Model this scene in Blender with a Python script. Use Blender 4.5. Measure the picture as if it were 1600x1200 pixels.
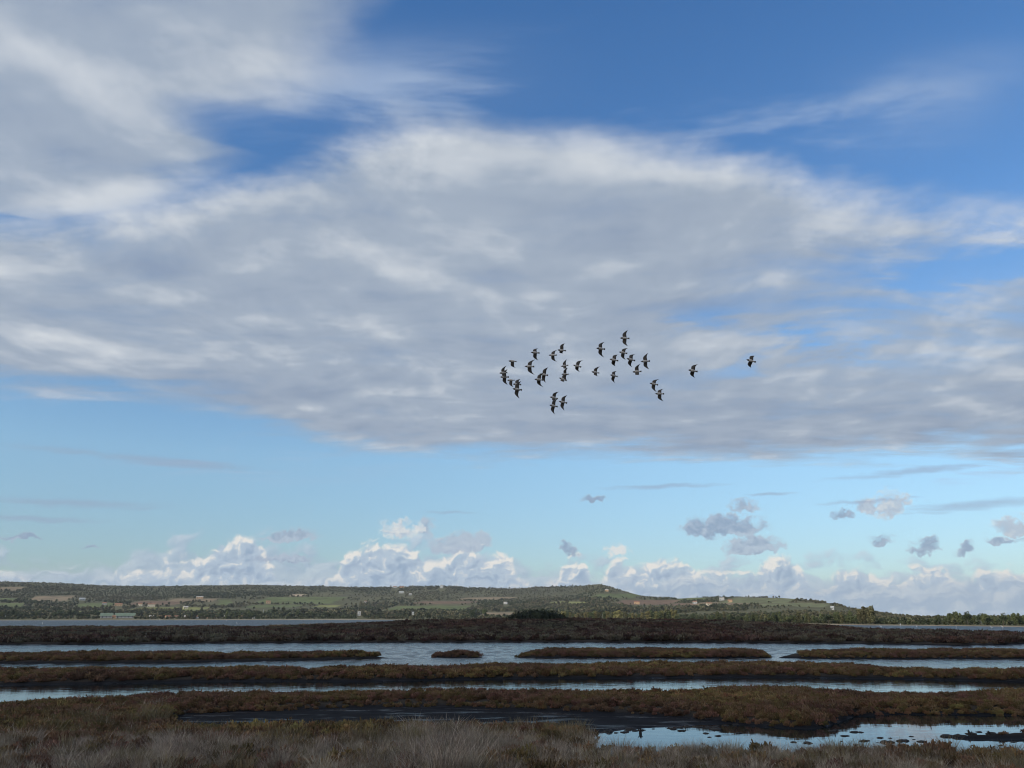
import bpy, math, random
import numpy as np
from mathutils import Matrix, Vector

for o in list(bpy.data.objects):
    bpy.data.objects.remove(o)
SC = bpy.context.scene
COL = SC.collection
RNG = np.random.default_rng(7)
random.seed(7)
R = math.radians

# ------------------------------------------------------------------ camera
F_PX = 1208.0            # focal length in photograph pixels (1600 wide)
EYE = 4.0
PITCH = math.atan(363.0 / F_PX)
CP, SP = math.cos(PITCH), math.sin(PITCH)
cam_d = bpy.data.cameras.new('camera')
cam_d.sensor_width = 36.0
cam_d.lens = 36.0 * F_PX / 1600.0
cam_d.clip_start = 0.1
cam_d.clip_end = 60000
cam = bpy.data.objects.new('camera', cam_d)
cam.location = (0, 0, EYE)
cam.rotation_euler = (math.pi / 2 + PITCH, 0, 0)
COL.objects.link(cam)
SC.camera = cam


def ray(x, y):
    """unit world direction through a photograph pixel"""
    u, v = (x - 800) / F_PX, (600 - y) / F_PX
    d = Vector((u, CP - v * SP, SP + v * CP))
    return d.normalized()


def azel(x, y):
    d = ray(x, y)
    return math.degrees(math.atan2(d.x, d.y)), math.degrees(math.asin(d.z))


def proj(X, Y, Z):
    dz = Z - EYE
    c = Y * CP + dz * SP
    return 800 + F_PX * X / c, 600 - F_PX * (-Y * SP + dz * CP) / c


# ------------------------------------------------------------------ light
SUN_AZ, SUN_EL = -128.0, 30.0        # degrees from +Y clockwise, above horizon
SKY_STRENGTH = 0.14
SC.view_settings.view_transform = 'Standard'
SC.view_settings.look = 'None'
SC.view_settings.gamma = 1.0
SC.view_settings.exposure = 0.0
SC.view_settings.use_curve_mapping = False
SC.cycles.use_denoising = True
SC.cycles.use_adaptive_sampling = True
SC.cycles.adaptive_threshold = 0.015
SC.cycles.adaptive_min_samples = 12
SC.cycles.pixel_filter_type = 'BLACKMAN_HARRIS'
SC.cycles.filter_width = 1.05
SC.cycles.max_bounces = 6
SC.cycles.diffuse_bounces = 2
SC.cycles.glossy_bounces = 3
SC.cycles.volume_bounces = 0
SC.cycles.transparent_max_bounces = 6

sd = bpy.data.lights.new('sun', 'SUN')
sd.energy = 3.3
sd.angle = R(0.5)
sd.color = (1.0, 0.93, 0.82)
sun = bpy.data.objects.new('sun', sd)
SUN_DIR = Vector((math.sin(R(SUN_AZ)) * math.cos(R(SUN_EL)), math.cos(R(SUN_AZ)) * math.cos(R(SUN_EL)), math.sin(R(SUN_EL))))
sun.rotation_euler = SUN_DIR.to_track_quat('Z', 'Y').to_euler()
sun.location = SUN_DIR * 50
COL.objects.link(sun)

# ------------------------------------------------------------------ sky
world = bpy.data.worlds.new('World')
SC.world = world
world.use_nodes = True
NT = world.node_tree
NT.nodes.clear()
world.cycles.sampling_method = 'MANUAL'
world.cycles.sample_map_resolution = 512


class S:
    """a node socket with arithmetic, so that the sky reads as a formula"""
    nt = NT

    def __init__(self, s):
        self.s = s

    def __add__(a, b): return mth('ADD', a, b)
    def __radd__(a, b): return mth('ADD', b, a)
    def __sub__(a, b): return mth('SUBTRACT', a, b)
    def __rsub__(a, b): return mth('SUBTRACT', b, a)
    def __mul__(a, b): return mth('MULTIPLY', a, b)
    def __rmul__(a, b): return mth('MULTIPLY', b, a)
    def __truediv__(a, b): return mth('DIVIDE', a, b)


def plug(sock, v):
    if isinstance(v, S):
        S.nt.links.new(v.s, sock)
    elif v is not None:
        sock.default_value = v


def mth(op, a, b=None, c=None, clamp=False):
    n = S.nt.nodes.new('ShaderNodeMath')
    n.operation = op
    n.use_clamp = clamp
    for i, v in enumerate((a, b, c)):
        if v is not None:
            plug(n.inputs[i], v)
    return S(n.outputs[0])


def vmx(a, b): return mth('MAXIMUM', a, b)
def vmn(a, b): return mth('MINIMUM', a, b)


def sstep(v, a, b, lo=0.0, hi=1.0, kind='SMOOTHSTEP'):
    n = S.nt.nodes.new('ShaderNodeMapRange')
    n.interpolation_type = kind
    n.clamp = True
    plug(n.inputs['Value'], v)
    for k, q in (('From Min', a), ('From Max', b), ('To Min', lo), ('To Max', hi)):
        plug(n.inputs[k], q)
    return S(n.outputs['Result'])


def lin(v, a, b, lo=0.0, hi=1.0): return sstep(v, a, b, lo, hi, 'LINEAR')


def vec(x, y, z=0.0):
    n = S.nt.nodes.new('ShaderNodeCombineXYZ')
    for i, v in enumerate((x, y, z)):
        plug(n.inputs[i], v)
    return S(n.outputs[0])


def vop(op, a, b=None, scale=None):
    n = S.nt.nodes.new('ShaderNodeVectorMath')
    n.operation = op
    plug(n.inputs[0], a)
    if b is not None:
        plug(n.inputs[1], b)
    if scale is not None:
        plug(n.inputs['Scale'], scale)
    return S(n.outputs['Value'] if op in ('LENGTH', 'DOT_PRODUCT') else n.outputs[0])


def noise(v, scale, detail=5, rough=0.55, lac=2.0, dist=0.0, color=False, kind='FBM'):
    n = S.nt.nodes.new('ShaderNodeTexNoise')
    n.noise_dimensions = '2D'
    n.noise_type = kind
    plug(n.inputs['Vector'], v)
    for k, q in (('Scale', scale), ('Detail', detail), ('Roughness', rough), ('Lacunarity', lac), ('Distortion', dist)):
        n.inputs[k].default_value = q
    return S(n.outputs['Color'] if color else n.outputs['Fac'])


def curve(v, pts, lo, hi):
    """piecewise curve v -> value through pts; constant beyond its ends"""
    xs = [p[0] for p in pts]
    ys = [p[1] for p in pts]
    y0, y1 = min(ys), max(ys)
    n = S.nt.nodes.new('ShaderNodeFloatCurve')
    c = n.mapping.curves[0]
    n.mapping.use_clip = False
    n.mapping.extend = 'HORIZONTAL'
    q = [((x - lo) / (hi - lo), (y - y0) / (y1 - y0)) for x, y in zip(xs, ys)]
    c.points[0].location = q[0]
    c.points[1].location = q[-1]
    for p in q[1:-1]:
        c.points.new(*p)
    n.mapping.update()
    plug(n.inputs['Value'], lin(v, lo, hi))
    return S(n.outputs[0]) * (y1 - y0) + y0


def mixc(f, a, b):
    n = S.nt.nodes.new('ShaderNodeMix')
    n.data_type = 'RGBA'
    n.clamp_factor = True
    plug(n.inputs[0], f)
    for i, v in ((6, a), (7, b)):
        if isinstance(v, S):
            plug(n.inputs[i], v)
        else:
            n.inputs[i].default_value = (*v, 1)
    return S(n.outputs[2])


def srgb(r, g, b, k=1.0):
    f = lambda c: (c / 255 / 12.92) if c <= 10 else ((c / 255 + 0.055) / 1.055) ** 2.4
    return tuple(f(c) * k for c in (r, g, b))


KC = 1.0 / SKY_STRENGTH     # cloud colours are given as seen; the background scales by SKY_STRENGTH
def cc(r, g, b): return srgb(r, g, b, KC)


tc = NT.nodes.new('ShaderNodeTexCoord')
sep = NT.nodes.new('ShaderNodeSeparateXYZ')
NT.links.new(tc.outputs['Generated'], sep.inputs[0])
DX, DY, DZ = (S(sep.outputs[i]) for i in range(3))
AZ = mth('ARCTAN2', DX, DY) * 57.29578
EL = mth('ARCSINE', DZ) * 57.29578
AE = vec(AZ, EL)

sky = NT.nodes.new('ShaderNodeTexSky')
sky.sky_type = 'NISHITA'
sky.sun_disc = False
sky.sun_elevation = R(SUN_EL)
sky.sun_rotation = R(SUN_AZ)
sky.altitude = 0
sky.air_density = 1.0
sky.dust_density = 0.3
sky.ozone_density = 1.6
tint = mixc(lin(DZ, 0.05, 0.19), (0.53, 0.635, 0.75), (0.83, 0.97, 1.0))
tint = mixc(lin(DZ, 0.18, 0.45), tint, (0.66, 0.96, 1.2))     # the clear deep blue of that day
tint = mixc(lin(DZ, 0.45, 0.75), tint, (0.50, 0.90, 1.26))
base = vop('MULTIPLY', S(sky.outputs[0]), tint)


def pblob(v, x, y, rx, ry, rot=0.0):
    """1 at the centre, 0 at the rim of an ellipse given in photograph pixels"""
    a0, e0 = azel(x, y)
    a1, _ = azel(x + rx, y)
    _, e1 = azel(x, y - ry)
    n = S.nt.nodes.new('ShaderNodeMapping')
    n.vector_type = 'TEXTURE'
    n.inputs['Location'].default_value = (a0, e0, 0)
    n.inputs['Rotation'].default_value = (0, 0, R(rot))
    n.inputs['Scale'].default_value = (abs(a1 - a0), abs(e1 - e0), 1)
    plug(n.inputs['Vector'], v)
    return 1.0 - vop('LENGTH', S(n.outputs[0]))


def flat_blob(v, x, y, rx, ry, rot):
    """the same with its underside flattened"""
    a0, e0 = azel(x, y)
    a1, _ = azel(x + rx, y)
    _, e1 = azel(x, y - ry)
    n = S.nt.nodes.new('ShaderNodeMapping')
    n.vector_type = 'TEXTURE'
    n.inputs['Location'].default_value = (a0, e0 - (e1 - e0) * 0.3, 0)
    n.inputs['Rotation'].default_value = (0, 0, R(rot))
    n.inputs['Scale'].default_value = (abs(a1 - a0), abs(e1 - e0) * 1.25, 1)
    plug(n.inputs['Vector'], v)
    q = S.nt.nodes.new('ShaderNodeSeparateXYZ')
    S.nt.links.new(n.outputs[0], q.inputs[0])
    qx_, qy_ = S(q.outputs[0]), S(q.outputs[1])
    qy_ = vmx(qy_, qy_ * -2.2)
    return 1.0 - mth('SQRT', qx_ * qx_ + qy_ * qy_)


def pgauss(v, *a):
    return sstep(pblob(v, *a), 0.0, 1.0)


def acurve(pts):
    return curve(AZ, [azel(x, y) for x, y in pts], -40, 40)


def ecurve(pts):           # (y, x) photograph pixels -> azimuth as a function of elevation
    q = []
    for y, x in pts:
        a, e = azel(x, y)
        q.append((e, a))
    q.sort()
    return curve(EL, q, 0, 60)


def background(c):
    n = NT.nodes.new('ShaderNodeBackground')
    n.inputs['Strength'].default_value = SKY_STRENGTH
    plug(n.inputs['Color'], c)
    return n.outputs[0]


def mix_shader(f, a, b):
    n = NT.nodes.new('ShaderNodeMixShader')
    plug(n.inputs[0], f)
    NT.links.new(a, n.inputs[1])
    NT.links.new(b, n.inputs[2])
    return n.outputs[0]


# --- the sky all round: the same broken sheet over the same blue, at low cost
PX, PY = DX / (vmx(DZ, 0.0) + 0.04), DY / (vmx(DZ, 0.0) + 0.04)
P = vec(PX, PY)
nG = noise(P, 0.9, 4, 0.55)
aG = sstep(nG, 0.40, 0.56)
cG = mixc(sstep(nG, 0.45, 0.7), cc(196, 204, 214), cc(160, 171, 189))
all_round = background(mixc(aG, base, cG))

# --- the sheet of broken stratocumulus ahead, seen in perspective on a level plane
warp = vop('SCALE', vop('SUBTRACT', noise(P, 0.8, 2, color=True), (0.5, 0.5, 0.5)), scale=0.36)
PW = vop('ADD', P, warp)
nA = noise(PW, 0.75, 4, 0.5)                       # large lumps
nB = noise(PW, 3.0, 6, 0.56)                       # lumps
nS = noise(vop('MULTIPLY', PW, (0.55, 2.0, 1.0)), 2.2, 5, 0.6)     # streaks
# the same lumps sampled a step towards the light: the difference lights their flanks
nBo = noise(vop('ADD', PW, (-0.05, 0.15, 0.0)), 3.0, 5, 0.56)

top = acurve([(-260, 330), (0, 330), (120, 318), (230, 300), (310, 285), (440, 255), (560, 215), (680, 190), (800, 194),
              (950, 213), (1100, 232), (1230, 262), (1290, 288), (1400, 305), (1520, 325), (1620, 332), (1750, 335)])
bot = acurve([(-260, 590), (0, 598), (200, 615), (350, 648), (500, 688), (650, 702), (800, 707), (1000, 712),
              (1150, 720), (1300, 712), (1450, 706), (1600, 716), (1750, 716)])
kn = (nA - 0.5) * 2.4 + (nB - 0.5) * 1.0
CT = (top - EL) / 1.9 + (nA - 0.5) * 1.2 + (nB - 0.5) * 2.2 + (nS - 0.5) * 1.4
CB = (EL - bot) / 1.2 + (nB - 0.5) * 1.4 + (nS - 0.5) * 2.6 + (nA - 0.5) * 0.8
Cdeck = vmn(CT, CB)
right = ecurve([(-300, 640), (0, 480), (60, 450), (110, 420), (150, 385), (178, 265), (205, 280), (235, 350), (262, 315),
                (285, 300), (320, 270), (350, 120), (365, 60), (420, 20), (480, -200)])
Cup = (right - AZ) / 3.4 + kn * 1.15 + (nS - 0.5) * 1.8 + 0.3
Cup = Cup - pgauss(AE, 60, 355, 130, 14) * 2.4
holes = (pgauss(AE, 1500, 430, 330, 62, -6) * 3.4 + pgauss(AE, 1225, 545, 330, 80, 3) * 2.6
         + pgauss(AE, 1090, 505, 260, 60, 0) * 1.9 + pgauss(AE, 1400, 555, 240, 60, 0) * 1.2
         + pgauss(AE, 1560, 360, 260, 40, -4) * 0.6)
Cdeck = vmn(Cdeck, 2.2) - holes * sstep(nB + nS * 0.7, 0.55, 1.1, 1.35, 0.35)
C = vmx(Cdeck, vmn(Cup, 2.2))
a_deck = vmx(sstep(Cdeck, -0.8, 1.15), sstep(Cup, -1.3, 1.5) * 0.95)
a_deck = a_deck * (1.0 - pgauss(AE, 1450, 440, 640, 220, -4) * sstep(nS + nB * 0.5, 1.0, 0.5) * 0.9)
a_deck = a_deck * (1.0 - sstep(nS * 0.6 + nB * 0.6, 0.60, 0.36) * 0.16)
# thin veils off the sheet's edges
veil = sstep(nS + (nA - 0.5) * 0.8, 0.48, 0.8)
veil_where = (pgauss(AE, 720, 150, 620, 130, 6) * 0.75 + pgauss(AE, 1400, 160, 330, 90, -3) * 0.45
              + pgauss(AE, 1150, 215, 480, 100, -9) * 0.9 + pgauss(AE, 250, 670, 480, 95, -3) * 0.7
              + pgauss(AE, 1500, 400, 420, 130, -7) * 0.75 + pgauss(AE, 1450, 745, 330, 28, 3) * 0.8)
a_veil = veil * veil_where + (pgauss(AE, 1330, 175, 560, 130, -6) * 0.14 + pgauss(AE, 1500, 400, 420, 130, -7) * 0.22 + pgauss(AE, 620, 130, 420, 130, 4) * 0.12) * sstep(nA, 0.3, 0.6)

rim = sstep(C, 0.2, 1.9)                            # 0 at thin edges, 1 well inside
lit = 0.44 + (nB - nBo) * 1.0 + (nA - 0.5) * 0.38 + (nB - 0.5) * 0.42 + (nS - 0.5) * 0.4
lit = lit + (1.0 - rim) * 0.10 + sstep(top - EL, 6.0, 0.2) * sstep(top - EL, -1.5, 0.3) * 0.36 - sstep(EL - bot, 7.0, 0.0) * 0.18
lit = lit + pgauss(AE, 170, 110, 260, 90) * 0.26 + pgauss(AE, 170, 540, 330, 75) * 0.30 + pgauss(AE, 100, 290, 300, 70) * 0.1
lit = mth('ADD', lit, 0.0, clamp=True)
deck_c = mixc(lin(lit, 0.0, 0.5), cc(146, 161, 183), cc(164, 177, 194))
deck_c = mixc(lin(lit, 0.5, 1.0), deck_c, cc(208, 214, 221))
col = mixc(a_veil, base, cc(172, 190, 216))
col = mixc(a_deck, col, deck_c)
high = background(col)

# --- heaped clouds low over the horizon, in angular degrees
wq = vop('SCALE', vop('SUBTRACT', noise(AE, 0.55, 2, 0.6, color=True), (0.5, 0.5, 0.5)), scale=1.3)
wf = vop('SCALE', vop('SUBTRACT', noise(AE, 2.0, 4, 0.55, color=True), (0.5, 0.5, 0.5)), scale=0.22)
QF = vop('ADD', vop('ADD', AE, wq), wf)


def bank(pts, sx, sy, scale, hgt, amp, shift, off=(-0.2, 0.26, 0.0), drop=0):
    h = acurve([(x, y + drop) for x, y in pts])
    v = vop('MULTIPLY', vop('ADD', QF, shift), (sx, sy, 1))
    n0 = noise(v, scale, 5, 0.45)
    n1 = noise(vop('ADD', v, off), scale, 4, 0.45)
    r0 = noise(v, scale * 1.7, 3, 0.5, kind='RIDGED_MULTIFRACTAL')
    d = (h - EL) / hgt + (n0 - 0.5) * amp * 2.0 - (r0 - 0.5) * amp * 0.22
    return d, (n0 - n1) * 2.5 - (r0 - 0.5) * 0.06, n0


# hindmost, bluish and low in contrast
dH, lH, nH = bank([(-260, 880), (0, 868), (120, 885), (260, 850), (380, 850), (480, 850), (560, 872), (640, 845), (740, 852), (850, 885),
                   (960, 880), (1080, 885), (1200, 880), (1330, 880), (1450, 880), (1600, 880), (1750, 870)], 0.8, 1.5, 0.5, 1.1, 2.2, (11.3, 4.7, 0))
cH = mixc(sstep(lH + (nH - 0.5) * 0.8, -0.5, 0.7), cc(154, 174, 200), cc(200, 210, 222))
low = mixc(sstep(dH, 0.0, 1.2) * 0.72, col, cH)
# nearer heaps with bright heads
dM, lM, nM = bank([(-260, 890), (0, 885), (70, 905), (150, 900), (215, 872), (300, 862), (350, 832), (385, 822), (420, 868), (480, 905), (515, 895),
                   (545, 856), (620, 838), (680, 866), (740, 850), (800, 872), (850, 905), (880, 868), (905, 862), (935, 895), (965, 868), (1000, 872),
                   (1040, 862), (1090, 880), (1130, 888), (1190, 872), (1222, 858), (1255, 885), (1285, 905), (1310, 876), (1350, 872),
                   (1385, 900), (1430, 878), (1470, 876), (1500, 900), (1540, 874), (1600, 880), (1750, 880)], 1.0, 1.3, 0.72, 0.6, 1.9, (3.1, 9.2, 0), drop=9)
aM = sstep(dM, -0.05, 1.0)
depth = sstep(dM, 0.2, 2.6)
lM2 = lM * 0.85 + (1.0 - depth) * 0.34 + (nM - 0.5) * 0.8 - depth * 0.10
cM = mixc(sstep(lM2, -0.45, 0.14), cc(149, 171, 196), cc(182, 198, 214))
cM = mixc(sstep(lM2, 0.09, 0.45), cM, cc(236, 233, 227))
low = mixc(aM * 0.94, low, cM)
# low grey bases along the horizon
dL, lL, nL = bank([(-260, 898), (0, 896), (200, 898), (400, 902), (520, 905), (700, 912), (900, 908), (1100, 905), (1300, 912), (1450, 908),
                   (1600, 905), (1750, 905)], 0.8, 1.8, 0.6, 0.8, 1.8, (7.7, 1.9, 0))
cL = mixc(sstep(lL + (nL - 0.5) * 0.9, -0.3, 0.6), cc(152, 174, 198), cc(208, 216, 222))
low = mixc(sstep(dL, -0.2, 1.4) * 0.85, low, cL)

# --- scattered scraps below the sheet: (x, y, rx, ry, rot, lightness)
scraps = [(1128, 820, 82, 26, 0, .05), (1176, 850, 62, 22, 2, .22), (1163, 790, 34, 15, 0, .15), (1392, 786, 40, 26, 25, .5),
          (1352, 788, 24, 18, -40, .3), (1378, 841, 26, 11, 5, 0), (1443, 851, 34, 16, 5, 0), (1510, 856, 24, 12, 0, 0), (1585, 820, 44, 20, 0, .4), (1565, 842, 34, 9, 0, 0),
          (622, 824, 34, 20, 0, .7), (660, 822, 18, 22, -30, .25), (722, 848, 62, 24, 8, .35), (455, 838, 52, 12, 6, .2), (885, 856, 20, 12, -20, 0),
          (930, 779, 26, 6, 0, 0), (30, 838, 40, 6, 0, 0), (145, 853, 16, 4, 0, 0),
          (1318, 803, 22, 9, 0, 0), (445, 873, 60, 10, 0, .2), (965, 858, 26, 12, 0, .95)]
QS = vop('ADD', vop('ADD', AE, vop('SCALE', wq, scale=0.6)), vop('SCALE', wf, scale=3.4))
field = None
shade = None
for (x, y, rx, ry, rot, g) in scraps:
    b = vmx(flat_blob(QS, x, y, rx * (1.05 if rx > 45 else 1.2), ry * (1.0 if rx > 45 else 1.2), rot), 0.0)
    b = b * (1.5 if rx > 45 else 1.0)
    field = b if field is None else vmx(field, b)
    if g > 0:
        sh = mth('GREATER_THAN', b, 0.001) * g
        shade = sh if shade is None else vmx(shade, sh)
nq = noise(vop('MULTIPLY', QS, (0.8, 1.3, 1)), 1.5, 5, 0.56)
nqo = noise(vop('MULTIPLY', vop('ADD', QS, (-0.1, 0.2, 0)), (0.8, 1.3, 1)), 1.5, 3, 0.5)
a_s = sstep(field * 1.45 + (nq - 0.5) * 2.0, 0.14, 1.05) * sstep(field, 0.0, 0.3) * 0.88
ls = shade + (nq - nqo) * 0.8 + (nq - 0.5) * 0.25
ls = ls + sstep(a_s, 0.75, 0.15) * 0.22                     # thin edges let the light through
c_s = mixc(sstep(ls, -0.1, 0.4), cc(142, 161, 187), cc(180, 193, 209))
c_s = mixc(sstep(ls, 0.4, 0.95), c_s, cc(228, 228, 226))
low = mixc(a_s, low, c_s)
# flat dark streaks
QT = vop('ADD', AE, vop('MULTIPLY', wq, (1.0, 0.28, 0)))
streaks = [(235, 718, 250, 9, -1), (300, 726, 170, 8, 0), (120, 786, 200, 10, 1.5), (70, 812, 130, 7, 0),
           (1040, 760, 130, 6, 0), (1205, 772, 50, 4, 0), (1520, 790, 170, 12, 1), (1350, 783, 110, 5, 0), (700, 800, 60, 4, 0), (1420, 738, 220, 9, 2)]
ft = None
for s_ in streaks:
    b = vmx(pblob(QT, *s_), 0.0)
    ft = b if ft is None else vmx(ft, b)
a_t = sstep(ft + (nS - 0.5) * 1.3, 0.0, 0.95) * sstep(ft, 0, 0.3) * 0.55
low = mixc(a_t, low, cc(150, 168, 194))
low = mixc(sstep(EL, 3.4, 0.2) * 0.45, low, cc(170, 188, 205))          # the air itself, thick along the horizon

ahead = mix_shader(sstep(EL, 13.5, 12.5, kind='LINEAR'), high, background(low))
full = mix_shader(sstep(mth('ABSOLUTE', AZ), 50.0, 42.0) * sstep(EL, -1.5, -1.0) * sstep(EL, 60.0, 50.0), all_round, ahead)
wo = NT.nodes.new('ShaderNodeOutputWorld')
NT.links.new(full, wo.inputs['Surface'])
# ==== STRUCTURE
# ------------------------------------------------------------------ helpers
def vnoise(x, y, seed=0):
    """value noise on arrays, about -1..1"""
    xi, yi = np.floor(x).astype(np.int64), np.floor(y).astype(np.int64)
    fx, fy = x - xi, y - yi
    fx, fy = fx * fx * (3 - 2 * fx), fy * fy * (3 - 2 * fy)

    def h(a, b):
        n = (a * 374761393 + b * 668265263 + seed * 1442695041) & 0xFFFFFFFF
        n = ((n ^ (n >> 13)) * 1274126177) & 0xFFFFFFFF
        n = n ^ (n >> 16)
        return (n & 0xFFFF) / 32767.5 - 1
    return ((h(xi, yi) * (1 - fx) + h(xi + 1, yi) * fx) * (1 - fy)
            + (h(xi, yi + 1) * (1 - fx) + h(xi + 1, yi + 1) * fx) * fy)


def fbm(x, y, oct=4, seed=0, gain=0.5):
    s, a, t = 0, 1.0, 0
    for k in range(oct):
        s = s + a * vnoise(x * 2 ** k + 17.3 * k, y * 2 ** k - 9.1 * k, seed + k)
        t += a
        a *= gain
    return s / t


def smooth(v, a, b):
    t = np.clip((v - a) / (b - a), 0, 1)
    return t * t * (3 - 2 * t)


def material(name, col=(0.5, 0.5, 0.5), rough=0.8, spec=0.3):
    m = bpy.data.materials.new(name)
    m.use_nodes = True
    b = m.node_tree.nodes['Principled BSDF']
    b.inputs['Base Color'].default_value = (*col, 1)
    b.inputs['Roughness'].default_value = rough
    b.inputs['Specular IOR Level'].default_value = spec
    return m, b


def noisy(name, c0, c1, scale=1.0, rough=0.85, detail=5, spec=0.25, per_object=0.0, patch=None, bump=0.0):
    """procedural two-colour material in world space; patch = (colour, scale) lays a third colour over in broad patches"""
    m, b = material(name, c0, rough, spec)
    S.nt = m.node_tree
    g = S.nt.nodes.new('ShaderNodeNewGeometry')
    pos = S(g.outputs['Position'])
    n = S.nt.nodes.new('ShaderNodeTexNoise')
    n.inputs['Scale'].default_value = scale
    n.inputs['Detail'].default_value = detail
    plug(n.inputs['Vector'], pos)
    f = S(n.outputs['Fac'])
    oi = S.nt.nodes.new('ShaderNodeObjectInfo')
    fac = sstep(f, 0.35, 0.65)
    c = mixc(fac, c0, c1)
    if patch:
        n2 = S.nt.nodes.new('ShaderNodeTexNoise')
        n2.inputs['Scale'].default_value = patch[1]
        n2.inputs['Detail'].default_value = 3
        plug(n2.inputs['Vector'], pos)
        c = mixc(sstep(S(n2.outputs['Fac']) + (S(oi.outputs['Random']) - 0.5) * 0.22, 0.44, 0.6), c, patch[0])
    if per_object:
        h = S.nt.nodes.new('ShaderNodeHueSaturation')
        plug(h.inputs['Color'], c)
        plug(h.inputs['Value'], lin(S(oi.outputs['Random']), 0, 1, 1 - per_object, 1 + per_object))
        plug(h.inputs['Hue'], lin(mth('FRACT', S(oi.outputs['Random']) * 7.31), 0, 1, 0.5 - per_object * 0.04, 0.5 + per_object * 0.04))
        c = S(h.outputs[0])
    plug(b.inputs['Base Color'], c)
    if bump:
        bp = S.nt.nodes.new('ShaderNodeBump')
        bp.inputs['Strength'].default_value = bump
        plug(bp.inputs['Height'], f)
        S.nt.links.new(bp.outputs[0], b.inputs['Normal'])
    S.nt = NT
    return m


def mesh_obj(name, verts, faces, mat=None, parent=None, smooth_shade=False, link=True):
    me = bpy.data.meshes.new(name)
    me.from_pydata([tuple(v) for v in verts], [], [tuple(f) for f in faces])
    me.update()
    if smooth_shade:
        me.shade_smooth()
    if mat is not None:
        for q in (mat if isinstance(mat, (list, tuple)) else [mat]):
            me.materials.append(q)
    o = bpy.data.objects.new(name, me)
    if link:
        COL.objects.link(o)
    if parent is not None:
        o.parent = parent
    return o


def grid_obj(name, V, mat, smooth_shade=True):
    """V: rows x cols x 3"""
    nr, nc = V.shape[:2]
    me = bpy.data.meshes.new(name)
    i = np.arange(nr * nc).reshape(nr, nc)
    q = np.stack([i[:-1, :-1], i[:-1, 1:], i[1:, 1:], i[1:, :-1]], -1).reshape(-1, 4)
    me.vertices.add(nr * nc)
    me.vertices.foreach_set('co', V.reshape(-1).astype(np.float32))
    me.loops.add(q.size)
    me.loops.foreach_set('vertex_index', q.reshape(-1).astype(np.int32))
    me.polygons.add(len(q))
    me.polygons.foreach_set('loop_start', (np.arange(len(q)) * 4).astype(np.int32))
    me.update(calc_edges=True)
    if smooth_shade:
        me.shade_smooth()
    me.materials.append(mat)
    o = bpy.data.objects.new(name, me)
    COL.objects.link(o)
    return o


def tag(o, label=None, cat=None, group=None, kind=None):
    for k, v in (('label', label), ('category', cat), ('group', group), ('kind', kind)):
        if v:
            o[k] = v
    return o


# ------------------------------------------------------------------ the marsh: banks and pools
def row_to_Y(y):
    return EYE / np.tan(np.arctan((np.asarray(y, float) - 600) / F_PX) - PITCH)


def pw(pts):
    xs, ys = np.array([p[0] for p in pts], float), np.array([p[1] for p in pts], float)
    return lambda x: np.interp(x, xs, ys)


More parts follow.
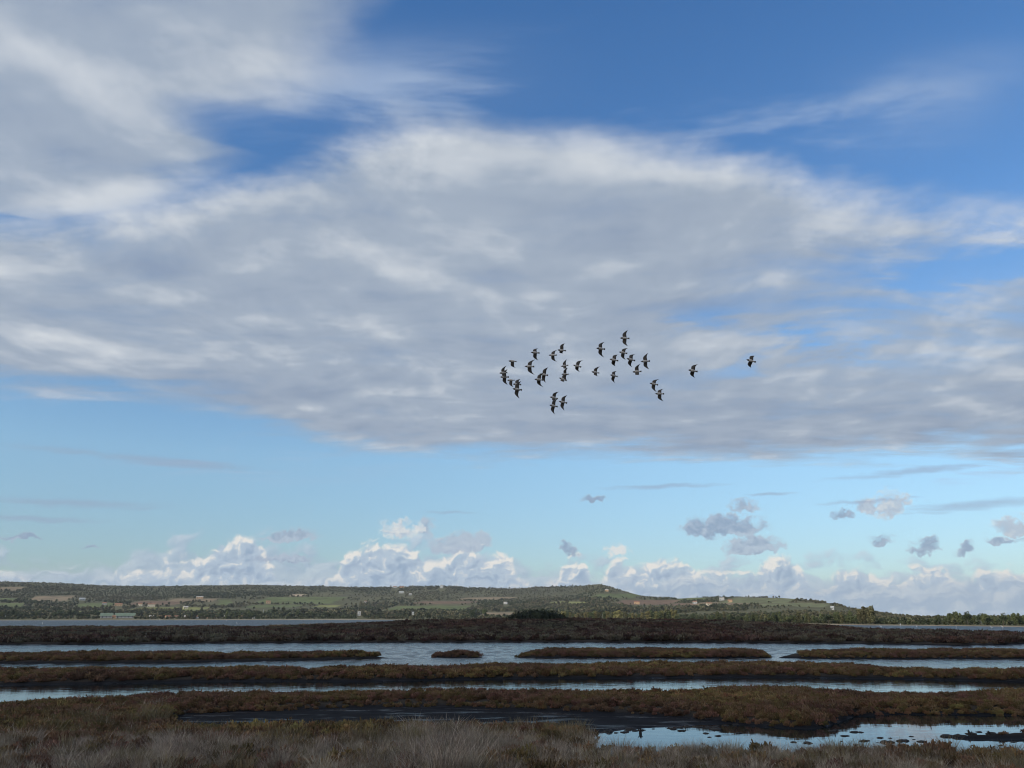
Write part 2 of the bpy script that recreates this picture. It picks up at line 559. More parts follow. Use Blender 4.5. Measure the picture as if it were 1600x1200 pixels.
# each strip: far edge and near edge of the land at water level, and where it ends
STRIPS = {
    'far_bank': (pw([(-600, 984), (0, 984), (400, 983), (560, 980), (700, 979), (1050, 979), (1200, 980), (1290, 983), (1340, 989), (1450, 991), (1600, 995), (2200, 997)]),
                 pw([(-600, 1007), (150, 1007.3), (300, 1005.5), (500, 1004.3), (800, 1003.8), (1150, 1004.5), (1400, 1007), (1500, 1009), (1560, 1008), (1620, 1005), (2200, 1003)]), -9e3, 9e3),
    'left_strip': (pw([(-600, 1028), (0, 1027.5), (240, 1026), (270, 1024.5), (340, 1028), (356, 1030), (365, 1027), (450, 1025.5), (520, 1026), (600, 1027.5)]),
                   pw([(-600, 1036), (0, 1036.5), (200, 1036), (300, 1035), (400, 1033), (500, 1031), (560, 1029.5), (606, 1028.5)]), -9e3, 606),
    'small_islet': (pw([(677, 1026.5), (684, 1024), (738, 1024.5), (748, 1026.3), (790, 1026.6)]), pw([(677, 1027.5), (745, 1027.6), (790, 1027.2)]), 677, 752),
    'middle_strip': (pw([(808, 1027), (822, 1024), (850, 1020.8), (900, 1020), (1100, 1020.5), (1180, 1022), (1206, 1027.5)]), pw([(808, 1027.8), (900, 1028.2), (1100, 1028.8), (1206, 1028)]), 808, 1208),
    'right_strip': (pw([(1212, 1028), (1226, 1025.5), (1250, 1022.8), (1400, 1022), (1600, 1022.5), (2200, 1023)]), pw([(1214, 1028.3), (1350, 1029.6), (1600, 1029.4), (2200, 1029.5)]), 1214, 9e3),
    'long_bank': (pw([(-600, 1056), (0, 1055), (200, 1053), (400, 1052), (490, 1055), (520, 1051), (700, 1051), (780, 1046), (1000, 1045), (1200, 1043), (1330, 1048), (1400, 1054), (1600, 1054), (2200, 1054)]),
                  pw([(-600, 1070), (0, 1071), (60, 1070), (140, 1069), (300, 1066), (370, 1065), (420, 1065), (560, 1065), (640, 1064), (700, 1062.5), (800, 1061), (1000, 1060), (1200, 1058.5), (1400, 1061.5), (1600, 1066), (2200, 1068)]), -9e3, 9e3),
    'broad_bank': (pw([(-600, 1116), (0, 1111), (60, 1105), (130, 1102), (250, 1097), (300, 1096), (370, 1094), (410, 1091), (450, 1092), (500, 1094), (545, 1090), (590, 1090), (650, 1092), (760, 1091), (900, 1090), (1050, 1090), (1250, 1087), (1300, 1092), (1450, 1094), (1600, 1092), (2200, 1092)]),
                   pw([(-600, 1150), (230, 1150), (285, 1117), (400, 1114), (560, 1107), (700, 1106), (800, 1110), (900, 1114), (1000, 1118), (1080, 1124), (1150, 1131), (1230, 1138), (1262, 1139), (1290, 1136), (1312, 1128), (1335, 1120), (1400, 1117), (1600, 1119), (2200, 1122)]), -9e3, 9e3),
    'mud_flat': (pw([(225, 1140), (300, 1110), (560, 1100), (900, 1105), (1120, 1125)]), pw([(225, 1155), (880, 1155), (930, 1146), (975, 1139), (1090, 1132), (1150, 1130)]), 225, 1150),
    'pond_spit': (pw([(1480, 1152), (1560, 1149), (1640, 1144), (2200, 1140)]), pw([(1480, 1156), (1560, 1157), (1640, 1156), (2200, 1160)]), 1480, 9e3),
    'front_bank': (pw([(-600, 1130), (230, 1135), (300, 1149), (420, 1152), (600, 1147), (700, 1149), (880, 1146), (915, 1158), (945, 1184), (1020, 1190), (1100, 1187), (1200, 1184), (1290, 1183), (1380, 1180), (1450, 1184), (1540, 1188), (1620, 1187), (2200, 1185)]),
                   pw([(-600, 1900), (2200, 1900)]), -9e3, 9e3),
}


def strip_dist(name, px, py, X, Y):
    """signed distance in metres inside the strip's edge (rough)"""
    far, near, x0, x1 = STRIPS[name]
    mpp = Y * Y / (EYE * F_PX) * 1.05
    a = (py - far(px)) * mpp
    b = (near(px) - py) * mpp
    lat = Y / F_PX
    c = np.minimum((px - x0) * lat * 0.6, (x1 - px) * lat * 0.6)
    return np.minimum(np.minimum(a, b), c), a, b


def dune(px, Y):
    """the far bank swells into a low dune in the middle"""
    h = pw([(-600, 0), (420, 0), (540, 0.9), (640, 1.9), (760, 2.35), (900, 2.35), (1100, 2.0), (1200, 1.3), (1290, .6), (1340, 0.1), (2200, 0)])(px)
    return h * smooth(Y, 138, 205) * (1 - 0.6 * smooth(Y, 225, 262))


def marsh_height(X, Y):
    px, py = proj(X, Y, np.zeros_like(X))
    wob = fbm(X * 0.35, Y * 0.35, 4, 3) * 0.45 + fbm(X * 0.06, Y * 0.06, 2, 31) * 0.5
    land = np.full_like(X, -9.0)
    for k in STRIPS:
        d, _, _ = strip_dist(k, px, py, X, Y)
        if k == 'mud_flat':
            land = np.maximum(land, np.minimum((d + wob * 0.5) * 0.2, 0.05 + 0.03 * fbm(X * 1.2, Y * 1.2, 3, 8)))
        else:
            land = np.maximum(land, np.minimum((d + wob * 0.6) * 0.22, 0.26 + 0.1 * fbm(X * 0.25, Y * 0.25, 3, 5)))
    h = np.clip(land, -0.3, 1.0)
    h = h + 0.015 * fbm(X * 2.5, Y * 2.5, 3, 12) + dune(px, Y)
    front = 1 - smooth(Y, 6.0, 22.0)
    return np.where(Y < 24, np.maximum(h, 0) * (1 - front) + front * 2.3, h)


ys = np.concatenate([np.arange(1250, 1100, -1.0), np.arange(1100, 1010, -0.5), np.arange(1010, 978, -0.4)])
Ys = row_to_Y(ys)
pxs = np.arange(-420, 2021, 3.0)
tx = (pxs - 800) / F_PX / CP * 1.0
Yg, Tg = np.meshgrid(Ys, tx, indexing='ij')
Xg = Yg * Tg
Zg = marsh_height(Xg, Yg)

mud_m, mb = material('wet_mud', (0.02, 0.017, 0.016), 0.55, 0.12)
S.nt = mud_m.node_tree
g_ = S.nt.nodes.new('ShaderNodeNewGeometry')
sp_ = S.nt.nodes.new('ShaderNodeSeparateXYZ')
S.nt.links.new(g_.outputs['Position'], sp_.inputs[0])
n_ = S.nt.nodes.new('ShaderNodeTexNoise')
n_.inputs['Scale'].default_value = 0.7
n_.inputs['Detail'].default_value = 7
S.nt.links.new(g_.outputs['Position'], n_.inputs['Vector'])
hz = S(sp_.outputs[2]) + (S(n_.outputs[0]) - 0.5) * 0.12
n2_ = S.nt.nodes.new('ShaderNodeTexNoise')
n2_.inputs['Scale'].default_value = 1.0
n2_.inputs['Detail'].default_value = 5
plug(n2_.inputs['Vector'], vop('MULTIPLY', S(g_.outputs['Position']), (0.35, 1.3, 1)))
puddle = sstep(S(n2_.outputs[0]), 0.52, 0.62) * sstep(hz, 0.13, 0.04)        # films of water left on the mud
plug(mb.inputs['IOR'], 1.12 + puddle * 0.05)
plug(mb.inputs['Base Color'], mixc(sstep(hz, 0.03, 0.22), (0.018, 0.018, 0.020), (0.055, 0.045, 0.036)))
plug(mb.inputs['Roughness'], sstep(hz, -0.02, 0.10, 0.45, 0.95) * (1.0 - puddle * 0.7))
bp_ = S.nt.nodes.new('ShaderNodeBump')
bp_.inputs['Strength'].default_value = 0.5
bp_.inputs['Distance'].default_value = 0.1
plug(bp_.inputs['Height'], S(n_.outputs[0]))
S.nt.links.new(bp_.outputs[0], mb.inputs['Normal'])
S.nt = NT
ground = grid_obj('marsh_ground', np.stack([Xg, Yg, Zg], -1), mud_m)
tag(ground, 'dark wet mud and soil of the salt marsh', None, None, 'structure')

# the bank the viewer stands on, and the land behind
bx = np.linspace(-2500, 2500, 60)
by = np.concatenate([np.linspace(-2500, 0, 20), np.linspace(1.5, Ys[0] + 0.4, 14)])
BY, BX = np.meshgrid(by, bx, indexing='ij')
bz = 2.3 * (1 - smooth(BY, 6.0, 22.0)) - 0.05
bank_o = grid_obj('bank', np.stack([BX, BY, bz], -1), noisy('bank_soil', (0.09, 0.075, 0.05), (0.06, 0.055, 0.035), 0.5))
tag(bank_o, 'grassy bank at the edge of the marsh', None, None, 'structure')

# ------------------------------------------------------------------ water: one sheet to the horizon
wm, wb = material('lagoon_water', (0.012, 0.016, 0.018), 0.03, 0.5)
wb.inputs['IOR'].default_value = 1.33
S.nt = wm.node_tree
g_ = S.nt.nodes.new('ShaderNodeNewGeometry')
pos = S(g_.outputs['Position'])
sp_ = S.nt.nodes.new('ShaderNodeSeparateXYZ')
plug(sp_.inputs[0], pos)
yy = S(sp_.outputs[1])
w1 = S.nt.nodes.new('ShaderNodeTexNoise')
w1.inputs['Scale'].default_value = 1.6
w1.inputs['Detail'].default_value = 4
plug(w1.inputs['Vector'], vop('MULTIPLY', pos, (0.55, 1.3, 1)))
w2 = S.nt.nodes.new('ShaderNodeTexNoise')
w2.inputs['Scale'].default_value = 0.05
w2.inputs['Detail'].default_value = 3
plug(w2.inputs['Vector'], vop('MULTIPLY', pos, (0.35, 1.0, 1)))
# open water is ruffled by the wind, the pools close behind the banks lie calm
calm = sstep(yy, 31, 46, 0.06, 0.24) * sstep(yy, 50, 76, 1.0, 4.0) * sstep(S(w2.outputs[0]), 0.36, 0.62, 0.45, 1.0)
bp_ = S.nt.nodes.new('ShaderNodeBump')
bp_.inputs['Distance'].default_value = 0.12
plug(bp_.inputs['Strength'], calm * 0.75)
plug(bp_.inputs['Height'], S(w1.outputs[0]))
S.nt.links.new(bp_.outputs[0], wb.inputs['Normal'])
w3 = S.nt.nodes.new('ShaderNodeTexNoise')
w3.inputs['Scale'].default_value = 1.0
w3.inputs['Detail'].default_value = 3
plug(w3.inputs['Vector'], vop('MULTIPLY', pos, (0.8, 0.28, 1)))
cat_paws = (sstep(S(w3.outputs[0]), 0.38, 0.62) - 0.5) * sstep(yy, 50, 80, 0.0, 0.22)
plug(wb.inputs['Roughness'], vmx(sstep(yy, 30, 52, 0.025, 0.06) + sstep(yy, 58, 85, 0.0, 0.17) + sstep(yy, 120, 280, 0.0, 0.20) + cat_paws, 0.02))
S.nt = NT
water = mesh_obj('water', [(-8000, 12, 0), (8000, 12, 0), (8000, 8000, 0), (-8000, 8000, 0)], [(0, 1, 2, 3)], wm)
tag(water, 'shallow lagoon water between the marsh banks', None, None, 'structure')

# ------------------------------------------------------------------ hills beyond the lagoon
SKYLINE = pw([(-700, 905), (-200, 908), (0, 909), (60, 910), (100, 912), (160, 915), (240, 916), (300, 915), (400, 914), (480, 916), (580, 918), (620, 917), (700, 916),
              (740, 919), (800, 920), (860, 917), (900, 916), (925, 914), (938, 912.5), (955, 917), (985, 926), (1005, 931), (1040, 935), (1060, 935.5), (1085, 934), (1110, 933),
              (1160, 933), (1220, 934), (1260, 937), (1290, 941), (1310, 945), (1330, 951), (1360, 956), (1400, 962), (1440, 965), (1600, 965), (2300, 963)])
SHORE = pw([(-700, 1000), (560, 1000), (700, 850), (900, 700), (1050, 600), (1200, 480), (1350, 420), (1600, 385), (2300, 360)])
RIDGE = pw([(-700, 3000), (900, 3000), (940, 2700), (1050, 2100), (1200, 1800), (1330, 1300), (1450, 800), (2300, 800)])


def hill_point(px, s):
    """ground point on the far shore and hills: px photograph column at the horizon, s 0 shore .. 1 ridge"""
    px, s = np.asarray(px, float), np.asarray(s, float)
    az = np.arctan((px - 800) / F_PX * CP * 1.0 / (CP * CP + 0))   # direction of that column at the horizon
    az = np.arctan2((px - 800) / F_PX, 1.0 / CP)
    r0, r1 = SHORE(px), RIDGE(px)
    r = r0 + (r1 - r0) * s
    te0 = (0.25 - EYE) / r0
    v = (600 - SKYLINE(px)) / F_PX
    te1 = (SP + v * CP) / np.hypot(CP - v * SP, (px - 800) / F_PX)
    sc = np.clip(s, 0, 1)
    te = te0 + (te1 - te0) * (0.55 * sc + 0.45 * sc ** 1.6)
    X, Y = r * np.sin(az), r * np.cos(az)
    und = fbm(X * 0.0035, Y * 0.0022, 4, 21) * 0.0036 * np.sin(np.pi * sc) * np.clip((te1 - te0) / 0.04, 0, 1)
    z = EYE + r * (te + und) - np.maximum(s - 1, 0) * 0.14 * (r1 - r0) - np.maximum(-s, 0) * 40
    return X, Y, z


hp = np.arange(-420, 2021, 2.5)
hs_ = np.concatenate([[-0.06, -0.02], np.linspace(0, 1, 150), [1.03, 1.1, 1.25, 1.5]])
HS, HP = np.meshgrid(hs_, hp, indexing='ij')
HX, HY, HZ = hill_point(HP, HS)
hq, hy = proj(HX, HY, HZ)

# fields: (centre x, y, half width, half height, kind) as they lie on the slopes
FIELDS = [(470, 938, 66, 5.5, 'green'), (672, 951, 66, 5, 'green'), (150, 946, 30, 4, 'green'), (190, 955, 24, 2.5, 'straw'), (10, 937, 18, 3, 'green'), (15, 946, 22, 4, 'green'),
          (352, 942, 10, 6, 'green'), (430, 947, 40, 2.5, 'green'), (330, 955, 50, 2.5, 'green'), (120, 957, 40, 2, 'straw'), (80, 935, 32, 4.5, 'tan'), (16, 920, 22, 3, 'tan'), (245, 942, 40, 3.5, 'earth'),
          (305, 937, 40, 2.5, 'tan'), (270, 951, 60, 2, 'straw'), (468, 930, 12, 1.6, 'sand'), (590, 957, 40, 3, 'tan'), (510, 947, 20, 2, 'straw'), (700, 941, 50, 2, 'earth'), (760, 935, 40, 2, 'tan'), (780, 960, 30, 4, 'tan'),
          (965, 931, 38, 3.5, 'green'), (1010, 941, 50, 4, 'earth'), (885, 942, 30, 2, 'straw'), (830, 925, 50, 3, 'scrub'), (1080, 944, 30, 2, 'earth'), (1130, 943, 40, 2.5, 'tan'), (1085, 936, 24, 2, 'green'),
          (1190, 938, 56, 4, 'meadow'), (1225, 945, 40, 2.5, 'meadow'), (1270, 946, 24, 2.5, 'meadow'), (1060, 951, 60, 2, 'tan'), (860, 922, 40, 2, 'scrub'), (560, 930, 30, 2, 'scrub')]
FCOL = {'green': (0.115, 0.132, 0.05), 'straw': (0.20, 0.20, 0.07), 'tan': (0.22, 0.165, 0.10), 'earth': (0.17, 0.11, 0.07), 'sand': (0.40, 0.30, 0.20),
        'meadow': (0.15, 0.155, 0.075), 'scrub': (0.095, 0.09, 0.05)}
cols = np.zeros(HX.shape + (4,), np.float32)
n1 = fbm(HX * 0.01, HY * 0.006, 4, 40)[..., None]
cols[..., :3] = np.array([0.10, 0.095, 0.048]) + n1 * np.array([0.03, 0.022, 0.012])
cols[..., 3] = 1
fieldm = np.zeros(HX.shape)
wx, wy = fbm(HX * .006, HY * .006, 3, 50) * 7, fbm(HX * .006, HY * .006, 3, 51) * 1.0
for (fx, fy, fw, fh, fk) in FIELDS:
    e = np.maximum(np.abs((hq + wx - fx) / fw + (hy - fy) / fh * 0.25), np.abs((hy + wy - fy) / fh))
    m = 1 - smooth(e, 0.85, 1.0)
    c = np.array(FCOL[fk]) * (1 + 0.16 * fbm(HX * 0.02, HY * 0.012, 2, 60)[..., None])
    cols[..., :3] = cols[..., :3] * (1 - m[..., None]) + c * m[..., None]
    fieldm = np.maximum(fieldm, m)
# the beach along the water
bm_ = (1 - smooth(HS, 0.004, 0.016)) * (0.55 + 0.45 * (fbm(HP * 0.02, HS * 0, 3, 70) > -0.35))
beach_c = np.where((HP < 820)[..., None], np.array([0.36, 0.29, 0.21]), np.array([0.27, 0.21, 0.14]))
cols[..., :3] = cols[..., :3] * (1 - bm_[..., None]) + beach_c * bm_[..., None]
hm, hb = material('hill_land', (0.08, 0.08, 0.04), 0.95, 0.1)
S.nt = hm.node_tree
at = S.nt.nodes.new('ShaderNodeAttribute')
at.attribute_name = 'land_colour'
g_ = S.nt.nodes.new('ShaderNodeNewGeometry')
n_ = S.nt.nodes.new('ShaderNodeTexNoise')
n_.inputs['Scale'].default_value = 0.05
n_.inputs['Detail'].default_value = 6
S.nt.links.new(g_.outputs['Position'], n_.inputs['Vector'])
h_ = S.nt.nodes.new('ShaderNodeHueSaturation')
S.nt.links.new(at.outputs['Color'], h_.inputs['Color'])
plug(h_.inputs['Value'], lin(S(n_.outputs[0]), 0.3, 0.7, 0.7, 1.3))
S.nt.links.new(h_.outputs[0], hb.inputs['Base Color'])
S.nt = NT
hills = grid_obj('hills', np.stack([HX, HY, HZ], -1), hm)
ca = hills.data.color_attributes.new('land_colour', 'FLOAT_COLOR', 'POINT')
ca.data.foreach_set('color', cols.reshape(-1))
tag(hills, 'long low ridge with fields and scrub beyond the lagoon', None, None, 'structure')


def hill_at(x, y):
    """world point on the hills seen at photograph pixel (x, y) (nearest such point)"""
    s = np.linspace(0.0, 1.0, 800)
    px = np.full_like(s, float(x))
    X, Y, Z = hill_point(px, s)
    qx, qy = proj(X, Y, Z)
    px = px - (qx - x)
    X, Y, Z = hill_point(px, s)
    qx, qy = proj(X, Y, Z)
    i = np.argmax(qy <= y) if (qy <= y).any() else len(s) - 1
    return Vector((X[i], Y[i], Z[i]))


# ------------------------------------------------------------------ plants: shapes
def blades(n, spread, h, width, lean, seed, segs=3, up=0.0, jitter=0.35, droop=0.0):
    """a tuft of tapered bent blades"""
    r = random.Random(seed)
    V, Fc = [], []
    for _ in range(n):
        a = r.uniform(0, 2 * math.pi)
        d = spread * math.sqrt(r.random())
        bx_, by_ = d * math.cos(a), d * math.sin(a)
        hh = h * r.uniform(1 - jitter, 1 + jitter * 0.5)
        la = a + r.uniform(-0.9, 0.9)
        ln = lean * r.uniform(0.2, 1.3) * (0.4 + d / max(spread, 1e-6)) * hh
        w = width * r.uniform(0.7, 1.3)
        fa = r.uniform(0, math.pi)
        wx_, wy_ = math.cos(fa) * w / 2, math.sin(fa) * w / 2
        b = len(V)
        for k in range(segs):
            t = k / segs
            q = t ** 1.7
            z = up + hh * (t - droop * t * t * 0.5)
            cx, cy = bx_ + math.cos(la) * ln * q, by_ + math.sin(la) * ln * q
            tw = 1 - 0.6 * t
            V += [(cx - wx_ * tw, cy - wy_ * tw, z), (cx + wx_ * tw, cy + wy_ * tw, z)]
        V.append((bx_ + math.cos(la) * ln, by_ + math.sin(la) * ln, up + hh * (1 - droop * 0.5)))
        for k in range(segs - 1):
            Fc.append((b + 2 * k, b + 2 * k + 1, b + 2 * k + 3, b + 2 * k + 2))
        Fc.append((b + 2 * segs - 2, b + 2 * segs - 1, b + 2 * segs))
    return V, Fc


def shrub(n, rad, h, seed, leaf=0.075):
    """a low cushion of short upright fleshy twigs: many small leafy faces over a dome, on bare stems"""
    r = random.Random(seed)
    V, Fc = [], []
    lumps = [(r.uniform(-.55, .55) * rad, r.uniform(-.55, .55) * rad, r.uniform(.6, 1.0) * h, r.uniform(.4, .65) * rad) for _ in range(5)]
    for _ in range(n):
        lx, ly, lh, lr = r.choice(lumps)
        a, e = r.uniform(0, 2 * math.pi), math.asin(r.uniform(0.0, 1))
        q = r.uniform(0.55, 1.0)
        x = lx + lr * q * math.cos(a) * math.cos(e)
        y = ly + lr * q * math.sin(a) * math.cos(e)
        z = 0.12 * h + lh * 0.88 * q * math.sin(e)
        L = leaf * r.uniform(0.7, 1.7)
        dx, dy, dz = math.cos(a) * 0.5 * math.cos(e) + r.uniform(-.4, .4), math.sin(a) * 0.5 * math.cos(e) + r.uniform(-.4, .4), r.uniform(0.5, 1.2)
        m = math.sqrt(dx * dx + dy * dy + dz * dz)
        dx, dy, dz = dx / m * L, dy / m * L, dz / m * L
        fa = r.uniform(0, 2 * math.pi)
        wx_, wy_ = math.cos(fa) * L * 0.24, math.sin(fa) * L * 0.24
        b = len(V)
        V += [(x - wx_ * .6, y - wy_ * .6, z), (x + wx_ * .6, y + wy_ * .6, z), (x + wx_ + dx * .6, y + wy_ + dy * .6, z + dz * .6), (x + dx, y + dy, z + dz), (x - wx_ + dx * .6, y - wy_ + dy * .6, z + dz * .6)]
        Fc.append((b, b + 1, b + 2, b + 3, b + 4))
    for _ in range(int(n * 0.07)):              # thin shoots standing clear of the cushion
        lx, ly, lh, lr = r.choice(lumps)
        a = r.uniform(0, 6.283)
        x, y = lx + math.cos(a) * lr * .6 * r.random(), ly + math.sin(a) * lr * .6 * r.random()
        t = lh * r.uniform(1.0, 1.45)
        w = leaf * 0.13
        fa = r.uniform(0, 3.14)
        b = len(V)
        V += [(x - math.cos(fa) * w, y - math.sin(fa) * w, lh * .5), (x + math.cos(fa) * w, y + math.sin(fa) * w, lh * .5), (x + r.uniform(-.1, .1) * lh, y + r.uniform(-.1, .1) * lh, t)]
        Fc.append((b, b + 1, b + 2))
    for _ in range(10):
        lx, ly, lh, lr = r.choice(lumps)
        b = len(V)
        V += [(lx * .3 - .012, ly * .3, 0), (lx * .3 + .012, ly * .3, 0), (lx, ly, lh * .8)]
        Fc.append((b, b + 1, b + 2))
    return V, Fc


def crown(n, rad, h, z0, seed, lobes=7, leaf=0.9, shape='round'):
    """leaf clumps spread through several uneven lobes"""
    r = random.Random(seed)
    V, Fc = [], []
    L = []
    for k in range(lobes):
        t = (k + 0.5) / lobes
        if shape == 'tall':
            rr = rad * (0.55 + 0.45 * math.sin(math.pi * (t * 0.8 + 0.12)))
            o = rad * 0.4 * r.random()
        elif shape == 'umbrella':
            rr = rad * (0.35 + 0.3 * r.random())
            o = rad * 0.65 * math.sqrt(r.random())
            t = 0.45 + 0.5 * r.random() - 0.3 * (o / rad)
        else:
            rr = rad * (0.38 + 0.25 * r.random())
            o = rad * 0.62 * math.sqrt(r.random())
            t = 0.2 + 0.65 * r.random() * (1 - 0.4 * o / rad)
        a = r.uniform(0, 6.283)
        L.append((o * math.cos(a), o * math.sin(a), z0 + h * t, rr, min(rr, h * 0.3) * r.uniform(0.75, 1.1)))
    for _ in range(n):
        lx, ly, lz, lr, lv = r.choice(L)
        d = Vector((r.gauss(0, 1), r.gauss(0, 1), r.gauss(0, 1))).normalized()
        q = r.uniform(0.45, 1.05)
        c = Vector((lx + d.x * lr * q, ly + d.y * lr * q, lz + d.z * lv * q))
        s = leaf * r.uniform(0.5, 1.25)
        nrm = (d + Vector((r.gauss(0, .5), r.gauss(0, .5), r.gauss(0, .5)))).normalized()
        u = nrm.orthogonal().normalized()
        w = nrm.cross(u)
        b = len(V)
        k0 = r.uniform(0, 6.28)
        for k in range(5):
            an = k0 + k * 1.2566
            rr = s * r.uniform(0.5, 1.0)
            V.append(c + u * (math.cos(an) * rr) + w * (math.sin(an) * rr * 0.8) + nrm * r.uniform(-.1, .1) * s)
        Fc.append((b, b + 1, b + 2, b + 3, b + 4))
    return V, Fc


def tube(path, radii, sides=6):
    V, Fc = [], []
    for i, (p, r_) in enumerate(zip(path, radii)):
        p = Vector(p)
        d = (Vector(path[min(i + 1, len(path) - 1)]) - Vector(path[max(i - 1, 0)])).normalized()
        u = d.orthogonal().normalized()
        w = d.cross(u)
        for k in range(sides):
            a = 2 * math.pi * k / sides
            V.append(p + u * (math.cos(a) * r_) + w * (math.sin(a) * r_))
        if i:
            b = (i - 1) * sides
            for k in range(sides):
                Fc.append((b + k, b + (k + 1) % sides, b + sides + (k + 1) % sides, b + sides + k))
    return V, Fc


def join(*parts):
    V, Fc = [], []
    for v, f in parts:
        b = len(V)
        V += list(v)
        Fc += [tuple(i + b for i in q) for q in f]
    return V, Fc


def proto_set(name, objs):
    c = bpy.data.collections.new(name)
    for o in objs:
        c.objects.link(o)
    return c


_groups = {}


def scatter(name, pts, scl, rot, coll, nvar, label, cat='vegetation', tilt=0.0, kind='stuff'):
    """one object of uncountable growth: plants set on points"""
    n = len(pts)
    me = bpy.data.meshes.new(name)
    me.vertices.add(n)
    me.vertices.foreach_set('co', np.asarray(pts, np.float32).reshape(-1))
    for nm, typ, arr in (('scl', 'FLOAT', scl), ('rot', 'FLOAT', rot), ('idx', 'INT', RNG.integers(0, nvar, n)), ('tilt', 'FLOAT', RNG.normal(0, 1, n) * tilt)):
        a = me.attributes.new(nm, typ, 'POINT')
        a.data.foreach_set('value', np.asarray(arr, np.int32 if typ == 'INT' else np.float32))
    o = bpy.data.objects.new(name, me)
    COL.objects.link(o)
    if coll.name not in _groups:
        ng = bpy.data.node_groups.new('set_' + coll.name, 'GeometryNodeTree')
        ng.interface.new_socket('Geometry', in_out='INPUT', socket_type='NodeSocketGeometry')
        ng.interface.new_socket('Geometry', in_out='OUTPUT', socket_type='NodeSocketGeometry')
        gi, go = ng.nodes.new('NodeGroupInput'), ng.nodes.new('NodeGroupOutput')
        ip = ng.nodes.new('GeometryNodeInstanceOnPoints')
        ci = ng.nodes.new('GeometryNodeCollectionInfo')
        ci.inputs['Collection'].default_value = coll
        ci.inputs['Separate Children'].default_value = True
        ci.inputs['Reset Children'].default_value = True

        def attr(nm, typ):
            k = ng.nodes.new('GeometryNodeInputNamedAttribute')
            k.data_type = typ
            k.inputs['Name'].default_value = nm
            return k.outputs['Attribute']
        cx = ng.nodes.new('ShaderNodeCombineXYZ')
        ng.links.new(attr('tilt', 'FLOAT'), cx.inputs[0])
        ng.links.new(attr('rot', 'FLOAT'), cx.inputs[2])
        ng.links.new(gi.outputs[0], ip.inputs['Points'])
        ng.links.new(ci.outputs[0], ip.inputs['Instance'])
        ip.inputs['Pick Instance'].default_value = True
        ng.links.new(attr('idx', 'INT'), ip.inputs['Instance Index'])
        e2r = ng.nodes.new('FunctionNodeEulerToRotation')
        ng.links.new(cx.outputs[0], e2r.inputs[0])
        ng.links.new(e2r.outputs[0], ip.inputs['Rotation'])
        ng.links.new(attr('scl', 'FLOAT'), ip.inputs['Scale'])
        ng.links.new(ip.outputs[0], go.inputs[0])
        _groups[coll.name] = ng
    md = o.modifiers.new('growth', 'NODES')
    md.node_group = _groups[coll.name]
    tag(o, label, cat, None, kind)
    return o


# ------------------------------------------------------------------ marsh plants
glasswort_m = noisy('glasswort', (0.195, 0.142, 0.052), (0.195, 0.104, 0.046), 3.0, 0.8, per_object=0.55, patch=((0.14, 0.076, 0.046), 0.16))
glasswort_f = noisy('glasswort_far', (0.105, 0.063, 0.040), (0.105, 0.052, 0.038), 0.8, 0.85, per_object=0.6, patch=((0.105, 0.085, 0.055), 0.045))
reed_m = noisy('dry_grass', (0.42, 0.34, 0.255), (0.20, 0.148, 0.10), 7.0, 0.75, per_object=0.5)
sedge_m = noisy('green_grass', (0.15, 0.115, 0.055), (0.21, 0.155, 0.09), 2.0, 0.75, per_object=0.35)

shrubs = proto_set('glasswort_plants', [mesh_obj('glasswort', *shrub(300, 0.42, 0.42, 100 + k), glasswort_m, link=False) for k in range(5)])
shrubs_far = proto_set('saltbush_plants', [mesh_obj('saltbush', *shrub(130, 0.85, 0.75, 200 + k, leaf=0.24), glasswort_f, link=False) for k in range(5)])
tufts = proto_set('dry_grass_plants', [mesh_obj('dry_grass', *blades(110, 0.26, 0.55, 0.009, 0.7, 300 + k, jitter=0.6), reed_m, link=False) for k in range(6)])
sedges = proto_set('sedge_plants', [mesh_obj('sedge', *blades(70, 0.2, 0.5, 0.014, 0.5, 400 + k), sedge_m, link=False) for k in range(4)])
pale_m = noisy('bleached_stalks', (0.58, 0.48, 0.37), (0.40, 0.31, 0.22), 7.0, 0.75, per_object=0.4)
stalks = proto_set('bleached_stalk_plants', [mesh_obj('bleached_stalk', *blades(14, 0.22, 0.6, 0.011, 0.6, 450 + k, jitter=0.5), pale_m, link=False) for k in range(4)])
twigs = proto_set('dead_stalk_plants', [mesh_obj('dead_stalk', *blades(16, 0.16, 0.5, 0.014, 0.5, 500 + k), reed_m, link=False) for k in range(3)])


def sample(px0, px1, y0, y1, n):
    """n points spread evenly over the ground of a window of photograph columns and rows"""
    Ya, Yb = row_to_Y(y1), row_to_Y(y0)
    Y = np.sqrt(RNG.uniform(Ya ** 2, Yb ** 2, n))
    t0, t1 = (px0 - 800) / F_PX / CP, (px1 - 800) / F_PX / CP
    X = Y * RNG.uniform(t0, t1, n)
    px, py = proj(X, Y, np.zeros(n))
    return X, Y, px, py


